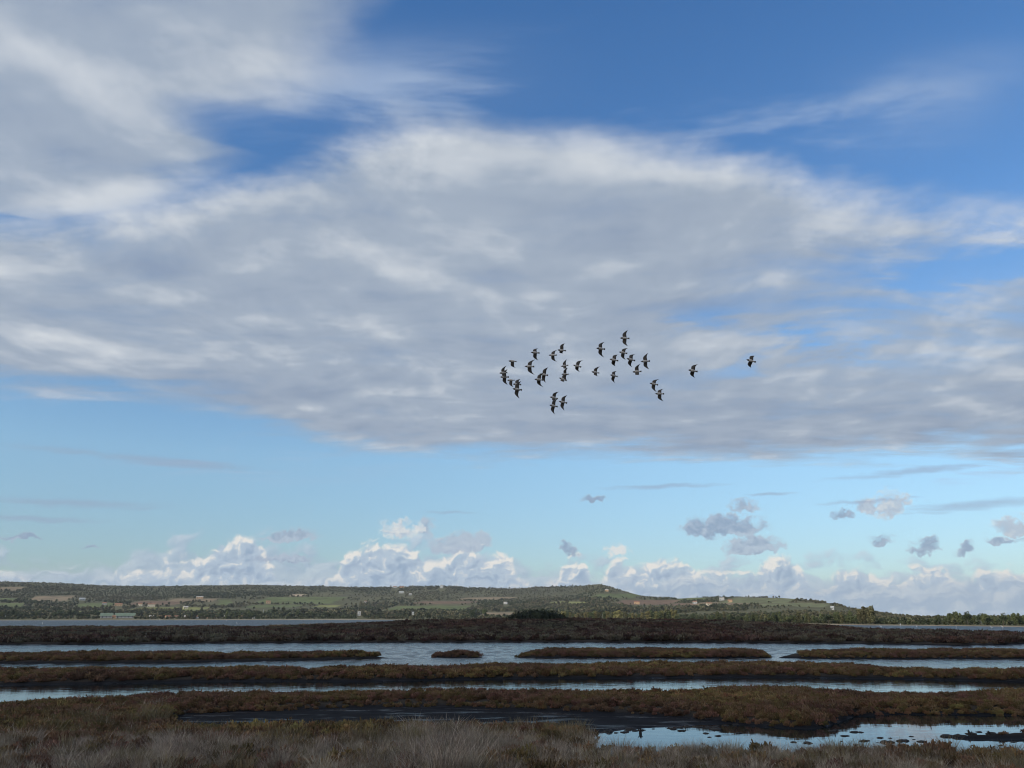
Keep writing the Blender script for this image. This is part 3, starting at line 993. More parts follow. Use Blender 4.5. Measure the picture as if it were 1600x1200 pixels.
def grow(strip, name, px0, px1, y0, y1, dens, coll, nvar, s0, s1, label, rim_near=0.25, rim_far=0.1, clump=0.0, seed=1, keep=None, hfun=None, sink=0.03):
    Ya, Yb = float(row_to_Y(y1)), float(row_to_Y(y0))
    area = (Yb ** 2 - Ya ** 2) / 2 * (px1 - px0) / F_PX / CP
    X, Y, px, py = sample(px0, px1, y0, y1, int(area * dens))
    d, a, b = strip_dist(strip, px, py, X, Y)
    wob = fbm(X * 0.35, Y * 0.35, 4, 3) * 0.3
    ok = (a + wob > rim_far) & (b + wob > rim_near) & (d > 0.0)
    if clump:
        ok &= fbm(X * 0.45, Y * 0.45, 3, seed) > -clump + RNG.uniform(-.25, .25, len(X))
    if keep is not None:
        ok &= keep(X, Y, px, py)
    X, Y, px = X[ok], Y[ok], px[ok]
    Z = marsh_height(X, Y) - sink
    scl = RNG.uniform(s0, s1, len(X)) * (1 + 0.38 * fbm(X * 0.16, Y * 0.16, 3, seed + 5) + 0.3 * fbm(X * 0.7, Y * 0.7, 2, seed + 9))
    if strip != 'front_bank':
        scl = scl * np.clip(0.6 + 0.28 * np.minimum(b[ok], a[ok] * 2), 0.6, 1.0)
    if hfun is not None:
        scl = scl * hfun(px)
    return scatter(name, np.stack([X, Y, Z], -1), scl, RNG.uniform(0, 6.283, len(X)), coll, nvar, label, tilt=0.12)


grow('far_bank', 'saltbush_scrub', -160, 1760, 976, 1010, 0.85, shrubs_far, 5, 0.7, 1.25, 'dark brown scrub covering the wide far bank of the marsh', 0.8, 0.2, 0.75, 11)
grow('left_strip', 'glasswort_strip', -120, 612, 1022, 1040, 11, shrubs, 5, 0.5, 1.05, 'brown glasswort on the narrow spit ending in open water', 0.7, 0.1, 0.75, 12)
grow('small_islet', 'glasswort_islet', 670, 792, 1022, 1030, 9, shrubs, 5, 0.6, 1.1, 'small low islet of brown glasswort alone in the water', 0.1, 0.05, 0.9, 13)
grow('middle_strip', 'glasswort_strip', 800, 1214, 1017, 1031, 11, shrubs, 5, 0.5, 1.15, 'dark glasswort on the long islet right of the small islet', 0.4, 0.1, 0.75, 14)
grow('right_strip', 'glasswort_strip', 1208, 1760, 1018, 1032, 11, shrubs, 5, 0.5, 1.05, 'brown glasswort on the spit running out at the right edge', 0.4, 0.1, 0.75, 15)
grow('long_bank', 'glasswort_strip', -120, 1720, 1040, 1078, 9, shrubs, 5, 0.6, 1.0, 'dark glasswort on the long bank across the whole marsh', 0.5, 0.1, 0.75, 16)
grow('broad_bank', 'glasswort_strip', -100, 1700, 1070, 1150, 15, shrubs, 5, 0.5, 0.85, 'olive and rust glasswort on the broad bank behind the pond', 0.0, 0.1, 0.75, 17)


def in_grass(X, Y, px, py):
    edge = pw([(-200, 1172), (200, 1172), (300, 1178), (420, 1182), (520, 1184), (600, 1172), (700, 1164), (780, 1168), (860, 1178), (930, 1168), (960, 1180), (2200, 1178)])(px)
    return py > edge + fbm(X * 0.5, Y * 0.5, 3, 90) * 9


tall = pw([(-200, .72), (0, .72), (200, .78), (330, 0.95), (420, 0.75), (560, 0.8), (640, 1.15), (700, 1.3), (760, 1.15), (850, 0.8), (940, 0.85), (1100, 0.78), (1300, 0.72), (1500, 0.62), (2200, 0.65)])
grow('front_bank', 'glasswort_mat', -60, 1660, 1130, 1235, 9, shrubs, 5, 0.55, 0.95, 'rust and olive glasswort among the grass of the nearest bank', 0.0, 0.05, 0.5, 18,
     keep=lambda X, Y, px, py: ~in_grass(X, Y, px, py) | (RNG.random(len(X)) < 0.35))
grow('front_bank', 'dry_grass', -60, 1660, 1120, 1245, 11, tufts, 6, 0.45, 1.05, 'pale grey-brown dry grass along the bottom of the picture', 0.0, 0.15, 0.35, 19, keep=in_grass, hfun=tall)
grow('front_bank', 'sedge', -60, 1660, 1120, 1240, 1.7, sedges, 4, 0.7, 1.2, 'olive sedge mixed into the dry grass of the nearest bank', 0.0, 0.1, 0.2, 20)
grow('front_bank', 'bleached_stalks', -60, 1660, 1120, 1240, 3.0, stalks, 4, 0.4, 0.85, 'bleached pale stalks scattered through the nearest grass', 0.0, 0.1, 0.25, 23, hfun=tall)
grow('broad_bank', 'dead_stalks', -60, 420, 1095, 1150, 3.0, twigs, 3, 0.45, 0.85, 'pale dead stalks standing among the glasswort at the left', 0.3, 0.6, 0.3, 21)
grow('pond_spit', 'glasswort_tuft', 1470, 1720, 1140, 1162, 9, shrubs, 5, 0.35, 0.6, 'low dark glasswort on the muddy spit in the pond', 0.3, 0.2, 0.5, 22, keep=lambda X, Y, px, py: px > 1560)

# ------------------------------------------------------------------ trees: shapes
bark_m = noisy('bark', (0.10, 0.08, 0.06), (0.06, 0.05, 0.04), 2.0, 0.9)
leaf_m = {
    'green': noisy('leaves_green', (0.105, 0.115, 0.045), (0.070, 0.085, 0.036), 0.35, 0.7, per_object=0.28),
    'yellow': noisy('leaves_autumn', (0.22, 0.185, 0.07), (0.15, 0.14, 0.055), 0.35, 0.7, per_object=0.28),
    'dark': noisy('leaves_evergreen', (0.066, 0.080, 0.036), (0.046, 0.060, 0.030), 0.35, 0.75, per_object=0.25),
    'russet': noisy('leaves_russet', (0.125, 0.112, 0.052), (0.085, 0.085, 0.04), 0.35, 0.75, per_object=0.25),
}


def tree_meshes(seed, shape, leaf, h=8.0):
    r = random.Random(seed)
    rad = {'tall': 1.5, 'round': 2.6, 'umbrella': 2.7}[shape]
    z0 = {'tall': 1.2, 'round': 1.6, 'umbrella': 2.6}[shape]
    parts = [tube([(0, 0, -0.6), (0.1, 0, h * 0.25), (r.uniform(-.3, .3), r.uniform(-.3, .3), h * 0.55), (r.uniform(-.3, .3), r.uniform(-.3, .3), h * 0.85)], [0.24, 0.2, 0.13, 0.04])]
    for k in range(5):
        a = r.uniform(0, 6.283)
        zb = h * r.uniform(0.3, 0.6)
        L = rad * r.uniform(0.5, 0.85)
        parts.append(tube([(0, 0, zb), (math.cos(a) * L * .5, math.sin(a) * L * .5, zb + h * .1), (math.cos(a) * L, math.sin(a) * L, zb + h * .24)], [0.1, 0.07, 0.02], 4))
    tv = join(*parts)
    cv = crown(640, rad * 0.9, (h - z0) * 0.92, z0, seed, lobes=11, leaf=0.44, shape=shape)
    t = mesh_obj('trunk', *tv, bark_m, link=False)
    c = mesh_obj('crown', *cv, leaf_m[leaf], link=False)
    return t.data, c.data


TREES = {}
for i, (key, shape, leaf) in enumerate((('poplar', 'tall', 'green'), ('autumn', 'tall', 'yellow'), ('round', 'round', 'green'), ('pine', 'umbrella', 'dark'), ('oak', 'round', 'dark'), ('russet', 'tall', 'russet'))):
    TREES[key] = [tree_meshes(600 + i * 10 + k, shape, leaf) for k in range(3)]


def tree(name, key, p, h, label, group=None, wide=1.0):
    o = bpy.data.objects.new(name, None)
    COL.objects.link(o)
    o.location = p
    o.rotation_euler = (0, 0, random.uniform(0, 6.28))
    s = h / 8.0
    o.scale = (s * wide, s * wide, s)
    td, cd = random.choice(TREES[key])
    for nm, d in (('trunk', td), ('crown', cd)):
        c = bpy.data.objects.new(nm, d)
        COL.objects.link(c)
        c.parent = o
    tag(o, label, 'tree', group)
    return o


def on_hill(px, s):
    X, Y, Z = hill_point(px, s)
    return Vector((float(X), float(Y), float(Z)))


ORD = ('first second third fourth fifth sixth seventh eighth ninth tenth eleventh twelfth thirteenth fourteenth fifteenth sixteenth seventeenth eighteenth nineteenth twentieth').split()


def tree_row(x0, x1, step, s0, s1, keys, h0, h1, name, label, group, wide=1.0, ordinal=None):
    x = x0
    k = 0
    while x < x1:
        h = random.uniform(h0, h1) * (1 + 0.2 * math.sin(x * 0.11) * math.sin(x * 0.043))
        k += 1
        lb = label if k > len(ORD) or not ordinal else ORD[k - 1] + ' tree from the left ' + ordinal
        tree(name, random.choice(keys), on_hill(x, random.uniform(s0, s1)), h, lb, group, wide * random.uniform(0.85, 1.2))
        x += step * random.uniform(0.6, 1.4)


tree_row(846, 1062, 4.4, 0.012, 0.06, ['autumn', 'autumn', 'russet', 'poplar', 'round'], 6.6, 8.8, 'shore_tree', 'slender yellow-green autumn tree in the row beyond the scrub bank', 'autumn tree row along the far shore', 1.35)
tree_row(1058, 1342, 5.6, 0.012, 0.05, ['poplar', 'round', 'oak', 'poplar', 'russet'], 4.4, 6.2, 'shore_tree', 'green tree in the belt between the meadow hill and the water', 'green tree belt along the far shore', 1.15)
tree_row(1376, 1458, 6.0, 0.03, 0.12, ['oak', 'round'], 1.6, 2.5, 'low_tree', 'low bushy tree in the dip left of the evergreen wood', 'low trees in the dip', 1.5, 'of the low bushy trees in the dip')
tree_row(1476, 1660, 4.6, 0.05, 0.14, ['pine', 'poplar', 'poplar'], 4.2, 5.8, 'wood_tree', 'dark tree in the wood running out at the right edge', 'dark wood at the right edge', 0.95)
for i, (x, h, k) in enumerate(((1343, 7.6, 'russet'), (1350, 8.8, 'russet'), (1357, 8.4, 'russet'), (1363, 9.2, 'russet'))):
    tree('tall_tree', k, on_hill(x, 0.03), h, 'tall olive-brown tree, ' + ORD[i] + ' from the left in the clump above the tree belt', 'clump of tall olive-brown trees', 1.0)
tree('round_tree', 'oak', on_hill(1465, 0.05), 5.4, 'round dark tree standing just apart from the evergreen wood', None, 0.95)
tree('big_tree', 'oak', on_hill(738, 0.035), 13.5, 'wide dark green tree, leafier of the two above the scrub bank', None, 1.0)
tree('big_tree', 'round', on_hill(757, 0.045), 14.0, 'tall green tree at the shore, right one of the big pair', None, 0.8)
tree_row(296, 402, 6.2, 0.02, 0.05, ['oak', 'round', 'poplar'], 7.5, 10, 'grove_tree', 'green tree in the grove behind the shore huts', 'grove behind the shore huts', 1.1, 'in the green grove behind the beach huts')
tree_row(456, 528, 6.2, 0.03, 0.10, ['oak', 'round', 'oak'], 8, 12, 'grove_tree', 'dark tree in the grove left of the white tower', 'grove left of the white tower', 1.1, 'in the dark grove before the white tower')
tree_row(0, 60, 7.0, 0.03, 0.10, ['oak', 'round'], 7, 11, 'grove_tree', 'dark tree in the grove at the left edge of the shore', 'grove at the left edge', 1.1, 'in the shore grove at the left edge')
tree_row(86, 152, 6.5, 0.03, 0.10, ['oak', 'pine'], 8, 12, 'grove_tree', 'dark tree in the grove left of the green sheds', 'grove left of the green sheds', 1.1, 'in the grove beside the green sheds')

# woods, hedges and scrub on the slopes, past counting
slope_leaf = noisy('slope_leaves', (0.074, 0.082, 0.038), (0.050, 0.060, 0.030), 0.05, 0.8, per_object=0.45, patch=((0.105, 0.095, 0.052), 0.004))


def slope_tree(seed):
    v = join(crown(60, 2.4, 4.6, 0.2, seed, lobes=5, leaf=1.15), tube([(0, 0, -1), (0, 0, 3)], [0.3, 0.1], 3))
    return mesh_obj('slope_tree', *v, slope_leaf, link=False)


slope_trees = proto_set('slope_tree_plants', [slope_tree(800 + k) for k in range(5)])
n = 62000
sx, ss = RNG.uniform(-150, 1750, n), RNG.uniform(0.02, 1.0, n) ** 0.85
X, Y, Z = hill_point(sx, ss)
qx, qy = proj(X, Y, Z)
inf = np.zeros(n)
wx, wy = fbm(X * .006, Y * .006, 3, 50) * 7, fbm(X * .006, Y * .006, 3, 51) * 1.0
for (fx, fy, fw, fh, fk) in FIELDS:
    e = np.maximum(np.abs((qx + wx - fx) / fw + (qy - fy) / fh * 0.25), np.abs((qy + wy - fy) / fh))
    if fk != 'scrub':
        inf = np.maximum(inf, e < 0.98)
clus = fbm(X * 0.007, Y * 0.0035, 4, 77) + 0.35 * (ss > 0.62) * (qx < 960) + 0.5 * (ss > 0.55) * (qx > 1085) * (qx < 1165) + 0.3 * (ss > 0.93) + RNG.normal(0, 0.16, n)
meadow = (qx > 1090) & (qx < 1330) & (ss > 0.2)
yard = np.zeros(n, bool)
for (x, y, w) in [(128, 938, 7), (236, 948, 10), (219, 947, 6), (185, 947, 10), (290, 951, 7), (419, 943, 7), (627, 927, 9), (641, 930, 5), (617, 918, 7), (645, 960, 5), (790, 944, 6), (995, 944, 9),
                  (948, 924, 6), (1086, 943, 7), (1108, 946, 8), (1128, 938, 8), (1141, 941, 7), (1301, 952, 6), (561, 962, 8), (690, 919, 6), (166, 966, 18), (195, 966, 28)]:
    yard |= (np.abs(qx - x) < w / 2 + 1.5) & (qy > y - 1.0) & (qy < y + 6)
ok = ~yard & (inf < 0.5) & (clus > -0.06 + 0.12 * meadow)
X, Y, Z, ss = X[ok], Y[ok], Z[ok], ss[ok]
size = RNG.uniform(0.6, 1.5, len(X)) * (1 - 0.35 * (ss > 0.6)) * (1 + 0.5 * (fbm(X * .003, Y * .003, 2, 79) > 0.15)) * np.clip(np.hypot(X, Y) / 1500, 0.3, 1.0)
scatter('hillside_woodland', np.stack([X, Y, Z], -1), size, RNG.uniform(0, 6.28, len(X)), slope_trees, 5, 'scrub woodland and hedges covering the long ridge', 'woodland')

# the dark dome of a bush on top of the scrub bank
bp0 = (lambda Y: Vector((float((836 - 800) / F_PX / CP * Y), Y, float(marsh_height(np.array([(836 - 800) / F_PX / CP * Y]), np.array([Y]))[0]))))(206.0)
bush = bpy.data.objects.new('dome_bush', None)
COL.objects.link(bush)
bush.location = bp0
bush_m = noisy('bush_leaves', (0.042, 0.048, 0.022), (0.026, 0.030, 0.016), 0.8, 0.75)
V, Fc = [], []
for _ in range(5200):
    a, e = random.uniform(0, 6.283), math.asin(random.uniform(0, 1))
    q = random.uniform(0.72, 1.04) * (1 + 0.1 * math.sin(a * 5) + 0.06 * math.sin(a * 11 + e * 7))
    c = Vector((math.cos(a) * math.cos(e) * 7.6, math.sin(a) * math.cos(e) * 3.6, math.sin(e) ** 0.9 * 2.7)) * q + Vector((0, 0, 0.05))
    nrm = (c.normalized() + Vector((random.gauss(0, .5), random.gauss(0, .5), random.gauss(0, .5)))).normalized()
    u = nrm.orthogonal().normalized()
    w = nrm.cross(u)
    b = len(V)
    s = random.uniform(0.1, 0.26)
    V += [c - u * s - w * s * .6, c + u * s - w * s * .5, c + u * s * .7 + w * s, c - u * s * .8 + w * s * .8]
    Fc.append((b, b + 1, b + 2, b + 3))
mesh_obj('crown', V, Fc, bush_m, bush)
mesh_obj('trunk', *join(*[tube([(0.3 * k, 0, -.2), (1.1 * k, random.uniform(-.6, .6), .5), (2.1 * k, random.uniform(-1, 1), 1.1)], [0.14, .1, .04], 5) for k in (-2, -1, 0, 1, 2)]), bark_m, bush)
tag(bush, 'broad dark dome-shaped bush on top of the scrub bank', 'bush')

# ------------------------------------------------------------------ buildings
plaster = {k: noisy('plaster_' + k, c, tuple(v * 0.88 for v in c), 0.3, 0.85) for k, c in (('white', (0.54, 0.53, 0.50)), ('cream', (0.70, 0.60, 0.44)), ('ochre', (0.58, 0.38, 0.22)), ('grey', (0.45, 0.43, 0.40)))}
roofm = {k: noisy('roof_' + k, c, tuple(v * 0.75 for v in c), 0.4, 0.8) for k, c in (('tile', (0.34, 0.17, 0.10)), ('pale', (0.55, 0.50, 0.44)), ('green', (0.17, 0.22, 0.16)), ('white', (0.56, 0.56, 0.54)))}
dark_m = noisy('dark_opening', (0.03, 0.03, 0.035), (0.05, 0.05, 0.05), 0.4, 0.4)


def box(x0, x1, y0, y1, z0, z1):
    V = [(x, y, z) for z in (z0, z1) for (x, y) in ((x0, y0), (x1, y0), (x1, y1), (x0, y1))]
    return V, [(3, 2, 1, 0), (4, 5, 6, 7), (0, 1, 5, 4), (1, 2, 6, 5), (2, 3, 7, 6), (3, 0, 4, 7)]


def building(name, label, cat, p, w, d, h, wall='white', roof='tile', rise=0.28, rot=0.0, windows=3, door=True, flat=False, group=None):
    o = bpy.data.objects.new(name, None)
    COL.objects.link(o)
    o.location = p - Vector((0, 0, 0.4))
    o.rotation_euler = (0, 0, -math.atan2(p.x, p.y) + R(rot))
    mesh_obj('wall', *box(-w / 2, w / 2, -d / 2, d / 2, -1.5, h + 0.4), plaster[wall], o)
    z = h + 0.4
    e = 0.35
    if flat:
        V, Fc = box(-w / 2 - 0.1, w / 2 + 0.1, -d / 2 - 0.1, d / 2 + 0.1, z + 0.003, z + 0.4)
    else:
        rz = z + d * rise
        t = 0.18
        V = [(-w / 2 - e, -d / 2 - e, z), (w / 2 + e, -d / 2 - e, z), (w / 2 + e, 0, rz), (-w / 2 - e, 0, rz), (w / 2 + e, d / 2 + e, z), (-w / 2 - e, d / 2 + e, z)]
        V += [(x, y, q + t) for x, y, q in V]
        Fc = [(0, 1, 2, 3), (3, 2, 4, 5), (9, 8, 7, 6), (11, 10, 8, 9), (0, 6, 7, 1), (5, 4, 10, 11), (1, 7, 8, 2), (2, 8, 10, 4), (0, 3, 9, 6), (3, 5, 11, 9)]
        gv = [(sx_ * (w / 2 - 0.02), y, q) for sx_ in (-1, 1) for y, q in ((-d / 2, z - .01), (d / 2, z - .01), (0, rz - .02))]
        mesh_obj('gable', gv, [(0, 1, 2), (3, 5, 4)], plaster[wall], o)
    mesh_obj('roof', V, Fc, roofm[roof], o)
    if windows:
        for k in range(windows):
            x = -w / 2 + w * (k + 0.75) / (windows + 0.5)
            for fl in range(max(1, int(h // 2.9))):
                zc = 0.4 + 1.0 + fl * 2.8
                mesh_obj('window', *box(x - .5, x + .5, -d / 2 - 0.04, -d / 2 + 0.1, zc, zc + 1.2), dark_m, o)
    if door:
        x = -w / 2 + w * 0.16
        mesh_obj('door', *box(x - .5, x + .5, -d / 2 - 0.05, -d / 2 + 0.1, 0.4, 2.5), dark_m, o)
    tag(o, label, cat, group)
    return o


def hs_at(x, y, wpx):
    p = hill_at(x, y)
    return p, wpx * math.hypot(p.x, p.y) / F_PX


for (x, y, wpx, hh, dd, wl, rf, fl, nw, nm, lb, ct) in [
    (128, 938, 7, 4.0, 9, 'white', 'white', False, 2, 'farm_shed', 'bright white farm shed alone below the dark wood', 'shed'),
    (236, 948.5, 9, 5.5, 9, 'cream', 'tile', False, 3, 'villa', 'cream villa with dark windows in the middle of the left slope', 'house'),
    (219, 947, 5, 4, 8, 'cream', 'tile', False, 2, 'house', 'small cream house just left of the cream villa', 'house'),
    (185, 947, 9, 4, 9, 'ochre', 'tile', False, 3, 'house', 'long ochre house above the green sheds', 'house'),
    (163, 945, 5, 3.5, 8, 'grey', 'tile', False, 2, 'house', 'grey house at the left end of the ochre house', 'house'),
    (290, 951, 6, 3.5, 8, 'cream', 'pale', False, 2, 'house', 'low pale house down the slope from the cream villa', 'house'),
    (312, 935, 9, 3.5, 8, 'ochre', 'pale', False, 3, 'house', 'long low house high on the slope among brown fields', 'house'),
    (419, 943, 6, 5, 8, 'ochre', 'tile', False, 2, 'house', 'orange house under the large green field', 'house'),
    (627, 927, 7, 4, 9, 'white', 'white', False, 2, 'house', 'long white house just below the ridge buildings', 'house'),
    (641, 930, 4, 4, 7, 'white', 'pale', False, 1, 'house', 'little white house downhill from the long white house', 'house'),
    (617, 918.5, 6, 4.5, 9, 'white', 'tile', False, 2, 'ridge_house', 'white house with tiled roof on the skyline', 'house'),
    (628, 919.0, 6, 4, 9, 'ochre', 'tile', False, 2, 'ridge_house', 'ochre house beside the white one on the skyline', 'house'),
    (645, 960.5, 3, 3.5, 5, 'white', 'white', False, 0, 'hut', 'tiny white hut below the green field by the shore', 'hut'),
    (790, 944, 5, 4, 7, 'white', 'pale', False, 1, 'house', 'white house on the slope right of the big trees', 'house'),
    (571, 942, 4, 3.5, 7, 'grey', 'tile', False, 1, 'house', 'grey house on the wooded slope over the white tower', 'house'),
    (995, 944, 8, 4, 9, 'ochre', 'tile', False, 2, 'house', 'ochre farmhouse on the red-brown field under the knoll', 'house'),
    (948, 924, 5, 4, 8, 'ochre', 'pale', False, 1, 'house', 'house on the shoulder of the round knoll', 'house'),
    (1086, 943, 6, 3.5, 8, 'white', 'tile', False, 2, 'house', 'white house in the saddle between the two hills', 'house'),
    (1108, 946, 7, 3.5, 8, 'cream', 'tile', False, 2, 'house', 'cream house low in the saddle beside the white one', 'house'),
    (1128, 938, 7, 4, 8, 'white', 'pale', False, 2, 'house', 'white house under the trees of the right hill', 'house'),
    (1141, 941, 6, 3.5, 8, 'ochre', 'tile', False, 2, 'house', 'ochre house beside the meadow of the right hill', 'house'),
    (1301, 952.5, 4, 3.0, 6, 'white', 'white', False, 1, 'house', 'white cottage at the foot of the right hill', 'house'),
]:
    p, w = hs_at(x, y, wpx)
    building(nm, lb, ct, p, w, dd, hh, wl, rf, 0.22, random.uniform(-15, 15), nw, nw > 0, fl)

p, w = hs_at(561, 962, 4.6)
building('tower_house', 'narrow white tower house standing alone by the shore', 'tower', p, w, 4.0, 6.6, 'white', 'pale', windows=1, flat=True)
p, w = hs_at(690, 919, 4.6)
building('ridge_tower', 'squat white tower on the skyline of the long ridge', 'tower', p, w, 9.0, 10.0, 'white', 'pale', windows=2, flat=True, door=False)
p, w = hs_at(166, 966, 15)
building('green_shed', 'smaller green-roofed shed on the far shore', 'shed', p, w, 9, 2.6, 'grey', 'green', 0.42, 0, 3)
p, w = hs_at(195, 966, 25)
building('green_shed', 'longer green-roofed shed on the far shore', 'shed', p, w, 9, 2.6, 'grey', 'green', 0.42, 0, 5)
for i, (x, wl, rf) in enumerate([(3, 'white', 'white'), (178, 'ochre', 'tile'), (236, 'white', 'pale'), (250, 'cream', 'tile'), (262, 'ochre', 'tile'), (276, 'white', 'tile'), (291, 'cream', 'pale'), (306, 'white', 'tile'), (322, 'ochre', 'pale'), (338, 'cream', 'tile'), (354, 'white', 'pale'), (375, 'cream', 'tile'), (396, 'white', 'tile')]):
    p, w = hs_at(x, 966.4, random.uniform(3.5, 7))
    lb = {0: 'white hut at the left edge of the far shore', 1: 'red hut between the two green-roofed sheds'}.get(i, ORD[max(i - 2, 0)] + ' small hut along the beach counting from the green sheds')
    building('beach_hut', lb, 'hut', p, w, 5, 2.3, wl, rf, 0.25, random.uniform(-20, 20), 1, True, False, 'huts along the far beach' if i > 1 else None)

# a mast among the trees
p = hill_at(411, 962)
mast = bpy.data.objects.new('mast', None)
COL.objects.link(mast)
mast.location = p
grey_m = noisy('galvanised_metal', (0.45, 0.46, 0.45), (0.35, 0.36, 0.36), 1.0, 0.5)
mesh_obj('pole', *tube([(0, 0, -1), (0, 0, 5), (0, 0, 9.5)], [0.3, 0.22, 0.14], 8), grey_m, mast)
mesh_obj('crossarm', *box(-1.0, 1.0, -.08, .08, 8.2, 8.4), grey_m, mast)
tag(mast, 'thin pale mast with a crossarm among the shore trees', 'mast')

# ------------------------------------------------------------------ clods of mud and dead stems in the pond
clod_m = noisy('clod_mud', (0.02, 0.017, 0.015), (0.035, 0.028, 0.022), 3.0, 0.7)
V, Fc = [], []
spots = [(1118, 1140, .25), (1122, 1150, .16), (1103, 1146, .14), (1108, 1152, .1), (1155, 1146, .16), (1065, 1142, .2), (1320, 1150, .18), (1335, 1144, .2), (1345, 1144.5, .14), (1424, 1151, .12), (1262, 1161, .2), (1240, 1160, .15), (1375, 1153, .15),
         (1500, 1151, .35), (1517, 1147, .25), (1530, 1144, .15), (1548, 1147, .28), (1300, 1142, .18), (1306, 1140, .13), (1410, 1158, .25), (1385, 1160, .3), (1350, 1158, .2), (1440, 1159, .2), (1480, 1151, .3), (950, 1143, .3), (985, 1139, .25), (1052, 1139, .2)]
for k in range(24):
    spots.append((random.uniform(1290, 1620), random.uniform(1152, 1172), random.uniform(.04, .14)))
for k in range(26):
    x = random.uniform(930, 1150)
    spots.append((x, 1146 - (x - 930) * 0.055 + random.uniform(-3, 2), random.uniform(.06, .2)))
for (x, y, s) in spots:
    s *= 0.62
    Y = float(row_to_Y(y))
    d = ray(x, y)
    t = EYE / -d.z
    c = Vector((d.x * t, d.y * t, 0))
    b = len(V)
    nr = 8
    for j, (rz, rr) in enumerate(((-0.05, 1.0), (0.12, 0.85), (0.3, 0.5))):
        for k in range(nr):
            a = 2 * math.pi * k / nr
            q = s * rr * random.uniform(0.7, 1.25)
            V.append(c + Vector((math.cos(a) * q * 1.5, math.sin(a) * q, rz * s * random.uniform(.6, 1.3) + (-0.03 if j == 0 else 0))))
        if j:
            for k in range(nr):
                Fc.append((b + (j - 1) * nr + k, b + (j - 1) * nr + (k + 1) % nr, b + j * nr + (k + 1) % nr, b + j * nr + k))
    Fc.append(tuple(b + 2 * nr + k for k in range(nr)))
tag(mesh_obj('mud_clods', V, Fc, clod_m, smooth_shade=True), 'dark clods of mud breaking the surface of the pond', 'mud', None, 'stuff')


def pond_point(x, y):
    d = ray(x, y)
    t = EYE / -d.z
    return Vector((d.x * t, d.y * t, 0.0))


for (x, y, hgt, lb) in [(1000, 1146, 0.16, 'short dark stump standing in the left end of the pond'), (1516, 1150, 0.2, 'dark stub on the muddy spit in the pond'), (1547, 1150, 0.16, 'lower dark stub on the muddy spit near the right edge')]:
    r_ = random.Random(int(x))
    pts = [(0, 0, -0.15), (r_.uniform(-.03, .03), 0, hgt * .4), (r_.uniform(-.06, .06), r_.uniform(-.05, .05), hgt)]
    v = join(tube(pts, [0.07, 0.05, 0.02], 7), tube([(0, 0, hgt * .3), (0.1, 0.02, hgt * .75)], [0.03, 0.008], 5), tube([(0, 0, hgt * .35), (-0.08, 0.03, hgt * .95)], [0.025, 0.006], 5))
    o = mesh_obj('dead_stump', *v, clod_m)
    o.location = pond_point(x, y)
    tag(o, lb, 'stump')

# ------------------------------------------------------------------ white wading birds out on the lagoon
white_m = noisy('white_feathers', (0.80, 0.76, 0.74), (0.72, 0.68, 0.66), 4.0, 0.7)


def loft(st, sides=10):
    """stations (x, centre z, half width, half height)"""
    V, Fc = [], []
    for i, (x, z, w, h) in enumerate(st):
        for k in range(sides):
            a = 2 * math.pi * k / sides
            V.append((x, math.cos(a) * w, z + math.sin(a) * h))
        if i:
            b = (i - 1) * sides
            for k in range(sides):
                Fc.append((b + k, b + (k + 1) % sides, b + sides + (k + 1) % sides, b + sides + k))
    Fc.append(tuple(range(sides))[::-1])
    b = (len(st) - 1) * sides
    Fc.append(tuple(b + k for k in range(sides)))
    return V, Fc


wader = join(loft([(-.36, .62, .01, .01), (-.24, .66, .08, .07), (-.05, .72, .15, .14), (.12, .76, .13, .13), (.22, .8, .05, .06)]),
             tube([(.18, 0, .78), (.30, 0, .92), (.26, 0, 1.08), (.30, 0, 1.22), (.38, 0, 1.26), (.46, 0, 1.20), (.47, 0, 1.12)], [.06, .04, .032, .03, .045, .03, .008], 6),
             tube([(-.02, .05, .66), (-.03, .05, .35), (-.01, .05, -.1)], [.03, .014, .012], 5), tube([(.02, -.05, .66), (.0, -.05, .35), (.03, -.05, -.1)], [.03, .014, .012], 5))
wade_me = mesh_obj('wading_bird', *wader, white_m, smooth_shade=True, link=False).data
for i, (x, y) in enumerate([(22, 969), (66, 976), (130, 969.5), (189, 969.3), (249, 970), (354, 971), (370, 976), (489, 970), (503, 970), (544, 970), (1377, 982.5), (1407, 979), (1433, 982.5), (1495, 983.5), (1550, 984), (1567, 983.5)]):
    o = bpy.data.objects.new('wading_bird', wade_me)
    COL.objects.link(o)
    o.location = pond_point(x, y)
    o.rotation_euler = (0, 0, random.uniform(0, 6.28))
    side = x < 800
    tag(o, ORD[i if side else i - 10] + ' white wading bird from the left in the ' + ('lagoon below the left hills' if side else 'channel before the right shore'), 'bird', 'white wading birds ' + ('left' if side else 'right'))

# ------------------------------------------------------------------ the flock
fl_dark = noisy('dark_plumage', (0.075, 0.063, 0.052), (0.10, 0.083, 0.068), 9.0, 0.7)
fl_brown = noisy('brown_plumage', (0.10, 0.075, 0.055), (0.07, 0.055, 0.045), 14.0, 0.75)
fl_pale = noisy('pale_plumage', (0.60, 0.52, 0.45), (0.46, 0.39, 0.33), 14.0, 0.75)


